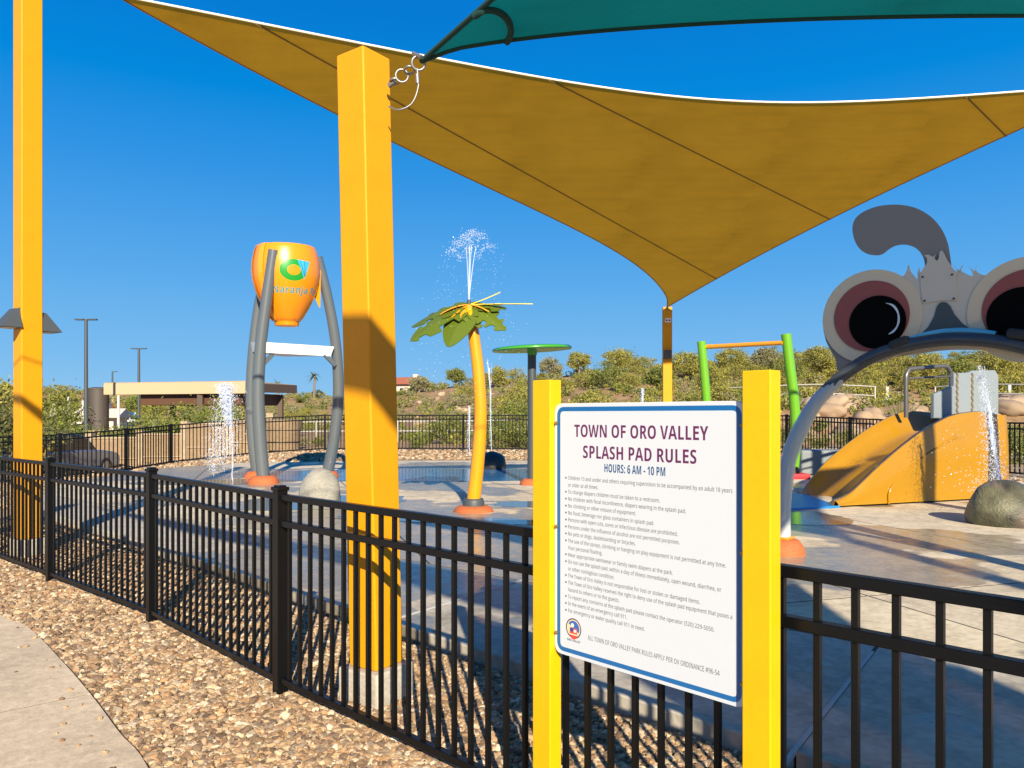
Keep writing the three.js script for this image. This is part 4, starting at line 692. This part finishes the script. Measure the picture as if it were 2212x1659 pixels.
{ // walled yard: panels and piers
  const g = thing('yard_wall', 'tan block wall of panels and piers behind the distant fence', 'wall', [-16, 0, -33]);
  const P = [[-18.2, 33.2], [-16.2, 33.6], [-14.4, 33.9], [-12.6, 34.2], [-10.8, 34.4]];
  const hs = [1.42, 1.5, 1.55, 1.5];
  P.forEach(([X, Z], i) => { const y = groundH(X, Z); wpart('pier', bx(.3, 1.75, .3, X, y + .82, -Z, .01), tanCap, g); if (i < P.length - 1) { const [X1, Z1] = P[i + 1]; wpart('panel', bar(V(X, y + hs[i] / 2 - .1, Z), V(X1, y + hs[i] / 2 - .1, Z1), .16, hs[i] + .2), tanWall, g); wpart('coping', bar(V(X, y + hs[i] + .04, Z), V(X1, y + hs[i] + .04, Z1), .24, .07), tanCap, g); wpart('ledge', bar(V(X, y + .55, Z - .11), V(X1, y + .55, Z1 - .11), .06, .05), tanCap, g); } });
}
{ // round planter wall
  const p = V(-9.9, .1, 33.2); const g = thing('round_planter', 'round tan planter wall with dark bands beside the bucket legs', 'planter', [p.x, p.y, p.z]);
  part('drum', lathe([[0, 1.3], [.55, 1.32], [.78, 1.3], [.82, 1.24], [.74, .7], [.72, 0]], 36), tanWall, g); for (const y of [.35, .85]) { const q = new THREE.TorusGeometry(.755, .02, 6, 40); q.rotateX(Math.PI / 2); q.translate(0, y, 0); part('band', q, MAT.blackFar, g); }
}
{ // dark cylinder tank by the ramada
  const p = at(213, 885, 46); const g = thing('tank', 'dark upright cylinder tank beside the ramada roof', 'tank', [p.x, groundH(p.x, 46), p.z]); part('drum', lathe([[.56, 0], [.56, 2.9], [.6, 2.92], [.6, 3.0], [.3, 3.06], [0, 3.06]], 24), M(C(.075, .062, .055), .6), g); part('base', bx(1.7, .5, 1.7, 0, .25, 0), tanCap, g);
}
// parking-lot lights
function lamp(label, x, Z, top, arms) {
  const X = (x - 1106) / 1661 * Z, y0 = groundH(X, Z), hT = EYE + (897 - top) / 1661 * Z - y0; const g = thing('street_lamp', label, 'street lamp', [X, y0, -Z], 'lamps of the car park');
  part('pole', rod(new THREE.Vector3(0, 0, 0), new THREE.Vector3(0, hT, 0), .11, .08), MAT.gunmetal, g); part('base', rod(new THREE.Vector3(0, -.2, 0), new THREE.Vector3(0, .7, 0), .26), tanCap, g);
  for (const s of arms) { const h = part('lamp_head', bx(.46, .07, .24, s * .33, hT - .02, 0, .02), MAT.gunmetal, g); part('arm', bx(.22, .05, .05, s * .1, hT - .04, 0), MAT.gunmetal, h); }
}
lamp('tall dark twin headed lamp post beside the yellow post', 186, 40, 690, [-1, 1]); lamp('twin headed lamp post rising behind the cream ramada roof', 300, 57, 753, [-1, 1]); lamp('single headed far lamp post above the ramada roof end', 243, 88, 803, [1]);
// white marker posts
{
  const P = [[117, 866, 48], [148, 860, 48], [179, 868, 52], [222, 862, 50], [256, 857, 44]];
  for (const [x, y, Z] of P) { const X = (x - 1106) / 1661 * Z, y0 = groundH(X, Z), h = EYE + (897 - y) / 1661 * Z - y0; const g = thing('white_post', 'slim white post in the car park shrubs', 'post', [X, y0, -Z], 'white posts in the car park'); part('shaft', rod(new THREE.Vector3(0, 0, 0), new THREE.Vector3(0, h, 0), .075, .07), M(C(.62, .60, .56), .6), g); part('cap', rod(new THREE.Vector3(0, h, 0), new THREE.Vector3(0, h + .06, 0), .09, .05), M(C(.62, .60, .56), .6), g); }
}
// parked vehicles
function car(label, X, Z, turn, col) {
  const g = thing('parked_car', label, 'car', [X, groundH(X, Z), -Z]); g.rotation.y = turn; const paint = new THREE.MeshPhysicalMaterial({ color: col, roughness: .3, clearcoat: 1, clearcoatRoughness: .08 }), glass = M(C(.012, .014, .018), .08);
  const body = extrude(spline([[-2.3, .45], [-2.32, .75], [-2.2, .98], [-1.2, 1.02], [-.2, 1.03], [.9, 1.0], [1.6, .93], [2.2, .82], [2.32, .6], [2.28, .38]], 40), 1.72, .05); body.translate(0, 0, -.86); part('body', body, paint, g);
  const cab = extrude(spline([[-2.15, .98], [-1.95, 1.35], [-1.65, 1.56], [-.6, 1.64], [.2, 1.58], [.75, 1.3], [1.1, 1.0]], 30), 1.4, .06); cab.translate(0, 0, -.7); part('windows', cab, glass, g);
  part('roof', bx(1.75, .07, 1.36, -.75, 1.645, 0, .03), paint, g); for (const s of [-1, 1]) for (const x of [-1.75, -.55, .55]) part('pillar', bx(.09, .6, .04, x, 1.3, s * .745), paint, g);
  for (const x of [-1.4, 1.4]) for (const s of [-1, 1]) { const w = part('wheel', (() => { const q = new THREE.CylinderGeometry(.35, .35, .22, 24); q.rotateX(Math.PI / 2); q.translate(x, .35, s * .83); return q; })(), M(C(.015, .015, .015), .8), g); part('rim', (() => { const q = new THREE.CylinderGeometry(.22, .22, .02, 16); q.rotateX(Math.PI / 2); q.translate(x, .35, s * .95); return q; })(), MAT.steel, w); }
  for (const s of [-1, 1]) { part('headlight', bx(.08, .14, .36, 2.27, .72, s * .6, .02), M(C(.7, .7, .7), .1), g); part('tail_light', bx(.06, .26, .18, -2.31, .85, s * .72, .02), M(C(.4, .01, .01), .2), g); }
}
car('white car with dark windows parked behind the distant fence', -17.7, 30.2, 1.45, C(.10, .12, .15)); car('silver car parked below the dark tank', -30.2, 60, .2, C(.45, .47, .5));
{ const p = at(213, 862, 62); const y = groundH(p.x, 62), g = thing('patio_umbrella', 'small red patio umbrella among the car park shrubs', 'umbrella', [p.x, y, p.z]); part('canopy', lathe([[0, 2.55], [.5, 2.4], [1.25, 2.05], [1.22, 2.0], [0, 2.3]], 8), M(C(.5, .06, .04), .8), g); part('pole', rod(new THREE.Vector3(0, 0, 0), new THREE.Vector3(0, 2.5, 0), .03), MAT.white, g); }
function house(label, X, Z, w, d, h, roofC, wallC, turn) {
  const g = thing('house', label, 'house', [X, groundH(X, Z) - (Z > 90 ? .9 : .3), -Z]); g.rotation.y = turn; part('wall', bx(w, h, d, 0, h / 2, 0), M(wallC, .9), g);
  const r = extrude([[-d / 2 - .5, 0], [0, d * .2], [d / 2 + .5, 0]], w + .8, 0); r.rotateY(Math.PI / 2); r.translate(-w / 2 - .4, h, 0); const roof = part('roof', r, M(roofC, .85), g); part('chimney', bx(.6, .9, .6, w * .28, h + d * .18, 0), M(wallC, .9), roof);
  for (const x of [-w * .3, 0, w * .3]) { const f = part('window', bx(w * .14, h * .4, .06, x, h * .52, d / 2 + .03), M(C(.02, .025, .03), .1), g); part('frame', bx(w * .16, h * .46, .03, x, h * .52, d / 2 + .015), MAT.white, f); }
}
house('house with red tiled roof on the hill crest behind the palm', -13.2, 98, 3.6, 5, 1.7, C(.36, .11, .055), C(.62, .52, .42), -.2);
house('pale shed with low gable in the car park shrubs', -31, 56, 4.6, 3.4, 1.5, C(.58, .52, .43), C(.60, .55, .47), .2);
// white railing of the hillside path
function railing(label, pts) {
  const g = thing('railing', label, 'railing', [pts[0].x, pts[0].y, pts[0].z]), m = M(C(.46, .44, .40), .6); const c = new THREE.CatmullRomCurve3(pts); const L = c.getLength(), n = Math.round(L / 2.1);
  for (const h of [.58, 1.08]) wpart('rail', tube(Array.from({ length: 24 }, (_, i) => c.getPoint(i / 23).add(new THREE.Vector3(0, h, 0))), .03, 60, 6), m, g);
  for (let i = 0; i <= n; i++) { const p = c.getPointAt(i / n); wpart('post', rod(p, p.clone().add(new THREE.Vector3(0, 1.1, 0)), .045, .045, 6), m, g); }
}
const onHill = (x, Z, dy = 0) => { const X = (x - 1106) / 1661 * Z; return V(X, groundH(X, Z) + dy, Z); };
railing('white pipe railing on the hillside terrace behind the arch', [onHill(1560, 46), onHill(1680, 44), onHill(1780, 43), onHill(1890, 42)]);
railing('white pipe railing beyond the slide tower', [onHill(2020, 44), onHill(2110, 42), onHill(2215, 40)]);
railing('low white railing along the path behind the distant fence', [onHill(600, 41), onHill(760, 40), onHill(900, 39.5), onHill(1060, 39), onHill(1140, 39)]);
for (const x of [1916, 2052, 2180]) { const p = onHill(x, 47); const g = thing('white_post', 'white marker post on the slope behind the slide', 'post', [p.x, p.y, p.z], 'white marker posts on the slope'); part('shaft', rod(new THREE.Vector3(0, 0, 0), new THREE.Vector3(0, 1.35, 0), .1, .1, 8), M(C(.72, .7, .68), .6), g); }

// ---------------------------------------------------------------- plants
function foliageGeo(seed, rx, ry, rz, n, leaf, clumps, tones, lift = .5) {
  SEED = seed * 7919 + 13; const cs = [];
  for (let i = 0; i < clumps; i++) { let x, y, z, l; do { x = rr(-1, 1); y = rr(-1, 1); z = rr(-1, 1); l = x * x + y * y + z * z; } while (l > 1); const k = Math.pow(l, -.18); cs.push([x * k * .82, y * k * .82, z * k * .82, rr(.14, .30), rr(.78, 1.2), rr(-.06, .06)]); }
  const pos = [], col = [], nor = [];
  const a = new THREE.Vector3(), b = new THREE.Vector3(), q = new THREE.Vector3(), nn = new THREE.Vector3();
  for (let i = 0; i < n; i++) {
    const c = cs[Math.floor(rnd() * clumps)], s = c[3]; const x = (c[0] + gauss() * s * .62) * rx, y = (c[1] + gauss() * s * .62) * ry, z = (c[2] + gauss() * s * .62) * rz;
    if (y < -ry * .98) continue;
    a.set(gauss(), gauss() + .35, gauss()).normalize(); b.set(gauss(), gauss(), gauss()).cross(a).normalize(); const l = leaf * rr(.6, 1.35), w = l * rr(.32, .55);
    const t = tones[Math.floor(rnd() * tones.length)], k = c[4] * rr(.78, 1.2), cc = [t[0] * (k + c[5]), t[1] * k, t[2] * k];
    const P = [[-1, 0], [0, -1], [1, 0], [0, 1]].map(([u, v]) => q.set(x, y + ry * lift, z).addScaledVector(a, u * l).addScaledVector(b, v * w).toArray());
    nn.crossVectors(a, b).normalize();
    for (const m of [0, 1, 2, 0, 2, 3]) { pos.push(...P[m]); col.push(...cc); nor.push(nn.x, nn.y, nn.z); }
  }
  const g = new THREE.BufferGeometry(); g.setAttribute('position', new THREE.Float32BufferAttribute(pos, 3)); g.setAttribute('normal', new THREE.Float32BufferAttribute(nor, 3)); g.setAttribute('color', new THREE.Float32BufferAttribute(col, 3)); return g;
}
const leafMat = new THREE.MeshPhysicalMaterial({ vertexColors: true, roughness: .9, transmission: .25, thickness: 0, side: THREE.DoubleSide });
const OL = [[.32, .29, .032], [.26, .245, .036], [.39, .34, .055], [.19, .19, .028]], GR = [[.15, .185, .02], [.19, .215, .024], [.11, .145, .018], [.25, .25, .03]], SG = [[.27, .25, .11], [.23, .22, .09], [.32, .28, .13]], DG2 = [[.075, .10, .014], [.11, .125, .02], [.17, .14, .03]];
function bushProto(seed, rx, ry, n, leaf, tones, clumps) {
  const g = new THREE.Group(); g.name = 'bush'; const f = new THREE.Mesh(foliageGeo(seed, rx, ry, rx, n, leaf, clumps, tones, .92), leafMat); f.name = 'foliage'; f.castShadow = f.receiveShadow = true; g.add(f);
  const st = []; SEED = seed * 31 + 5; for (let i = 0; i < 6; i++) { const a = rr(0, 6.28), k = rr(.4, .8); st.push(rod(new THREE.Vector3(Math.cos(a) * .06, -.1, Math.sin(a) * .06), new THREE.Vector3(Math.cos(a) * rx * k, ry * rr(1.0, 1.5), Math.sin(a) * rx * k), .035, .012, 5)); }
  const s = new THREE.Mesh(merge(st), MAT.bark); s.name = 'stem'; s.castShadow = true; g.add(s); return g;
}
const protos = [[bushProto(1, 1.2, .8, 1995, 0.068, OL, 39), 'yellow olive desert bush on the hillside'], [bushProto(2, 1.45, 1.0, 2310, 0.074, OL, 44), 'yellow olive desert bush on the hillside'], [bushProto(3, 1.0, .8, 1785, 0.062, GR, 33), 'fresh green desert bush on the hillside'], [bushProto(4, 1.3, .75, 1890, 0.068, SG, 36), 'dry grey green bush on the hillside'], [bushProto(5, 1.6, 1.35, 2730, 0.081, GR, 46), 'fresh green desert bush on the hillside'], [bushProto(6, .9, .6, 1365, 0.056, SG, 28), 'dry grey green bush on the hillside'], [bushProto(7, 1.5, 1.2, 2520, 0.074, OL, 44), 'yellow olive desert bush on the hillside'], [bushProto(8, 1.5, 1.3, 2600, .08, DG2, 44), 'dark green shrub']];
function plantBush(k, X, Z, s, label, group) { const [p, lb] = protos[k]; const r = p.clone(); r.name = numbered('bush'); r.position.copy(V(X, groundH(X, Z) - .05, Z)); r.rotation.y = rr(0, 6.28); r.scale.set(s * rr(.85, 1.2), s * rr(.8, 1.15), s * rr(.85, 1.2)); tag(r, label || lb, 'bush', group || 'desert bushes on the hillside'); scene.add(r); return r; }
SEED = 4242;
{
  const placed = []; let n = 0, tries = 0;
  while (n < 285 && tries++ < 9000) {
    const Z = lerp(37, 104, Math.pow(rnd(), .8)), a = rr(-.70, .70), X = a * Z;
    if (X < -9 && Z < 60) continue; if (X > 10 && Z < 43 && rnd() < .75) continue; if (Math.abs(X + 13) < 5 && Z > 90) continue;
    const bare = fbm(X * .07 + 3, Z * .1 + 8, 0, 3); const openSlope = a > -.14 && a < -.02 && Z > 50 && Z < 86;
    if ((openSlope && rnd() < .8) || (a < .22 && bare < .42 && rnd() < .6)) continue;
    const s = rr(.6, 1.15) * (a > .1 ? 1.0 : .85); if (placed.some(p => Math.hypot(p[0] - X, (p[1] - Z) * .6) < 1.05 * s)) continue; placed.push([X, Z]);
    const k = a > .1 ? [0, 1, 6, 1, 2, 3, 4, 0][Math.floor(rnd() * 8)] : [0, 3, 5, 2, 3, 1, 5, 0][Math.floor(rnd() * 8)]; plantBush(k, X, Z, s); n++;
  }
  // crest line shrubs
  // shrubs right behind the distant fence
  for (const [x, Z, k, s] of [[900, 33, 2, 0.36], [965, 37, 4, 0.61], [1000, 38, 2, 0.65], [1075, 33, 4, 0.54], [1105, 33.5, 2, 0.65], [1135, 33, 4, 0.58], [1160, 34, 4, 0.58], [1090, 40, 4, 0.83], [1125, 41, 4, 0.79], [820, 34, 2, 0.36], [770, 36, 3, 0.43], [690, 36, 2, 0.4], [650, 38, 3, 0.43], [1710, 31, 4, 0.44], [1770, 30.5, 2, 0.5], [1830, 30, 4, 0.41], [1900, 30, 2, 0.44], [1960, 29, 4, 0.44], [2020, 30, 4, 0.5], [2090, 27, 2, 0.5], [2150, 25, 4, 0.44], [2205, 24, 4, 0.47], [2190, 30, 6, 0.55], [1740, 36, 0, 0.44], [1620, 34, 4, 0.5], [1500, 34, 4, 0.65], [1400, 34, 2, 0.65], [1300, 34, 4, 0.65]]) { const X = (x - 1106) / 1661 * Z; plantBush(k, X, Z, s, 'leafy green shrub close behind the distant fence', 'shrubs behind the distant fence'); }
  for (const [x, Z, k, s] of [[10, 27, 7, 1.1], [-20, 30, 7, 1.4], [30, 34, 7, 1.2], [100, 31, 7, .8], [130, 33, 4, .85], [155, 34, 2, .75], [180, 35, 4, .9], [195, 36.5, 2, .75], [120, 44, 4, 1.1], [170, 47, 2, 1.0], [90, 46, 3, 1.2], [15, 44, 1, 1.8], [60, 50, 1, 1.7], [280, 41, 2, 1.0], [330, 40, 4, 1.0], [350, 38.5, 3, .8], [395, 39, 4, 1.0], [440, 40, 3, 1.0], [470, 41, 4, .9], [240, 43, 2, .8], [505, 40, 2, .8]]) { const X = (x - 1106) / 1661 * Z; plantBush(k, X, Z, s, 'leafy shrub around the car park and ramada', 'shrubs around the car park'); }
}
{ // low scrub between the bushes
  SEED = 777; const D = new THREE.Object3D(), N = 2600, sg = new THREE.Group(); sg.name = 'scrub'; tag(sg, 'low dry scrub covering the hillside between the bushes', 'scrub', null, 'stuff'); scene.add(sg);
  [[21, OL], [22, SG], [23, GR]].forEach(([sd, tn], v) => {
    const gm = foliageGeo(sd, .5, .34, .5, 150, .075, 12, tn, .9), L = []; SEED = 500 + v; let t = 0;
    while (L.length < N / 3 && t++ < 20000) { const Z = lerp(34, 110, Math.pow(rnd(), .7)), X = rr(-.7, .7) * Z; if (X < -9 && Z < 61) continue; if (v === 2 && rnd() < .3) continue; L.push([X, Z]); }
    const im = new THREE.InstancedMesh(gm, leafMat, L.length); im.name = 'scrub_clump'; im.userData.kind = 'stuff'; im.castShadow = im.receiveShadow = true;
    L.forEach(([X, Z], i) => { const k = rr(.5, 1.5); D.position.copy(V(X, groundH(X, Z) - .03, Z)); D.rotation.set(0, rr(0, 6.28), 0); D.scale.set(k * rr(.8, 1.3), k * rr(.7, 1.2), k); D.updateMatrix(); im.setMatrixAt(i, D.matrix); }); sg.add(im);
  });
}
// trees with a trunk
function tree(label, x, Z, H, R, tones, seed, group) {
  const X = (x - 1106) / 1661 * Z, y = groundH(X, Z), g = thing('desert_tree', label, 'tree', [X, y, -Z], group); SEED = seed * 101 + 3;
  const f = part('crown', foliageGeo(seed, R, R * .72, R, 5200, .08, 60, tones, 0), leafMat, g); f.position.y = H - R * .62;
  const tr = [tube([new THREE.Vector3(0, -.2, 0), new THREE.Vector3(.05, H * .25, .03), new THREE.Vector3(-.04, H * .5, 0), new THREE.Vector3(.02, H * .75, 0)], t => lerp(.14, .05, t), 12, 8)];
  for (let i = 0; i < 7; i++) { const a = rr(0, 6.28), h0 = H * rr(.2, .5); tr.push(rod(new THREE.Vector3(0, h0, 0), new THREE.Vector3(Math.cos(a) * R * .7, h0 + H * rr(.2, .42), Math.sin(a) * R * .7), .055, .015, 6)); } part('trunk', tr, MAT.bark, g);
}
[[140, 76, 3.6, 2.0, OL], [55, 70, 4, 2.4, OL], [5, 58, 4.2, 2.4, DG2], [215, 80, 3.4, 1.9, SG], [300, 78, 3.0, 2.0, GR], [1190, 84, 3.2, 2.0, SG], [1250, 82, 3.4, 1.9, OL], [1330, 78, 3.8, 2.2, OL], [1480, 66, 3.4, 2.0, OL], [1580, 72, 3.6, 2.3, OL], [1650, 70, 3.3, 2.0, SG], [1770, 66, 3.8, 2.3, OL], [1860, 62, 3.6, 2.2, OL], [1990, 60, 3.6, 2.2, OL], [2080, 58, 3.2, 2.0, GR], [2160, 62, 3.6, 2.3, OL], [1425, 58, 2.8, 1.7, GR], [905, 88, 2.6, 1.7, SG], [985, 88, 2.8, 1.6, GR], [1070, 82, 3.0, 1.9, OL]].forEach(([x, Z, H2, R, t], i) => tree(t === OL ? 'rounded yellow olive tree with bare stems on the hillside' : t === SG ? 'sparse grey green tree on the hillside crest' : t === GR ? 'fresh green small tree on the hillside' : 'dark green tree beside the car park', x, Z, H2 * .72, R * .74, t, 50 + i, 'small desert trees on the hillside'));
// far palms on the crest
for (const [x, Z, H3, lb] of [[600, 92, 2.3, 'distant bushy palm beside the bucket leg on the crest'], [678, 96, 3.0, 'small distant palm on the crest below the bucket tray']]) {
  const X = (x - 1106) / 1661 * Z, g = thing('palm_tree', lb, 'tree', [X, groundH(X, Z), -Z]); part('trunk', rod(new THREE.Vector3(0, -.3, 0), new THREE.Vector3(.1, H3, 0), .16, .11, 8), MAT.bark, g);
  const pos = []; SEED = x; for (let i = 0; i < 34; i++) { const a = rr(0, 6.28), up = rr(-.5, 1.1), L = rr(.9, 1.5); for (let k = 0; k < 5; k++) { const t0 = k / 5, t1 = (k + 1) / 5, f = (t, s) => [Math.cos(a) * L * t * Math.cos(up) + s * -Math.sin(a) * .12 * (1 - t), H3 + L * t * Math.sin(up) - .5 * t * t, Math.sin(a) * L * t * Math.cos(up) + s * Math.cos(a) * .12 * (1 - t)]; const p = [f(t0, -1), f(t0, 1), f(t1, 1), f(t1, -1)]; for (const m of [0, 1, 2, 0, 2, 3]) pos.push(...p[m]); } }
  const q = new THREE.BufferGeometry(); q.setAttribute('position', new THREE.Float32BufferAttribute(pos, 3)); q.computeVertexNormals(); part('crown', q, M(C(.10, .12, .03), .8, { side: THREE.DoubleSide }), g);
}
// spiky ocotillo behind the slide, and a leafless one on the crest
for (const [x, Z, n, H4, lb] of [[2003, 33, 26, 1.9, 'spiky ocotillo behind the slide handrail'], [1945, 36, 16, 1.3, 'small spiky ocotillo on the rocky bank']]) {
  const X = (x - 1106) / 1661 * Z, g = thing('ocotillo', lb, 'plant', [X, groundH(X, Z), -Z]); SEED = x; for (let i = 0; i < n; i++) { const a = rr(0, 6.28), k = rr(.2, .75); part('stem', rod(new THREE.Vector3(0, 0, 0), new THREE.Vector3(Math.cos(a) * H4 * k, H4 * rr(.7, 1), Math.sin(a) * H4 * k), .035, .015, 5), i % 3 ? M(C(.13, .14, .03), .8) : MAT.bark, g); }
}
// rocks of the bank behind the slide
{
  SEED = 991; const rg = []; for (let v = 0; v < 4; v++) { const q = mergeVertices(new THREE.IcosahedronGeometry(1, 4).deleteAttribute('uv').deleteAttribute('normal')), p = q.attributes.position; for (let i = 0; i < p.count; i++) { const x = p.getX(i), y = p.getY(i), w = p.getZ(i), k = .72 + .55 * fbm(x * 1.6 + v * 7, y * 1.6 + w * 1.3 + v, 0, 2) + .22 * (fbm(x * 6 + v, w * 6 + y * 5, 0, 3) - .5); p.setXYZ(i, x * k, y * k * .75, w * k); } q.computeVertexNormals(); rg.push(q); }
  const rm = [[.34, .235, .15], [.40, .285, .19], [.28, .20, .13]].map(c => M(C(...c), .9));
  for (let i = 0; i < 90; i++) { const bank = i < 55, x = bank ? rr(1735, 2215) : rr(870, 1110), Z = bank ? rr(33, 42) : rr(52, 84), X = (x - 1106) / 1661 * Z, s = bank ? rr(.22, .7) : rr(.15, .42); const m = part('rock', rg[i % 4], rm[i % 3]); m.position.copy(V(X, groundH(X, Z) + s * .15, Z)); m.rotation.set(rr(-.3, .3), rr(0, 6), rr(-.3, .3)); m.scale.set(s * rr(.8, 1.5), s, s * rr(.8, 1.3)); tag(m, bank ? 'tan rock on the bank behind the slide' : 'tan rock on the open hillside behind the palm', 'rock', bank ? 'rocks of the bank behind the slide' : 'rocks on the open hillside'); }
}
renderer.render(scene, camera);
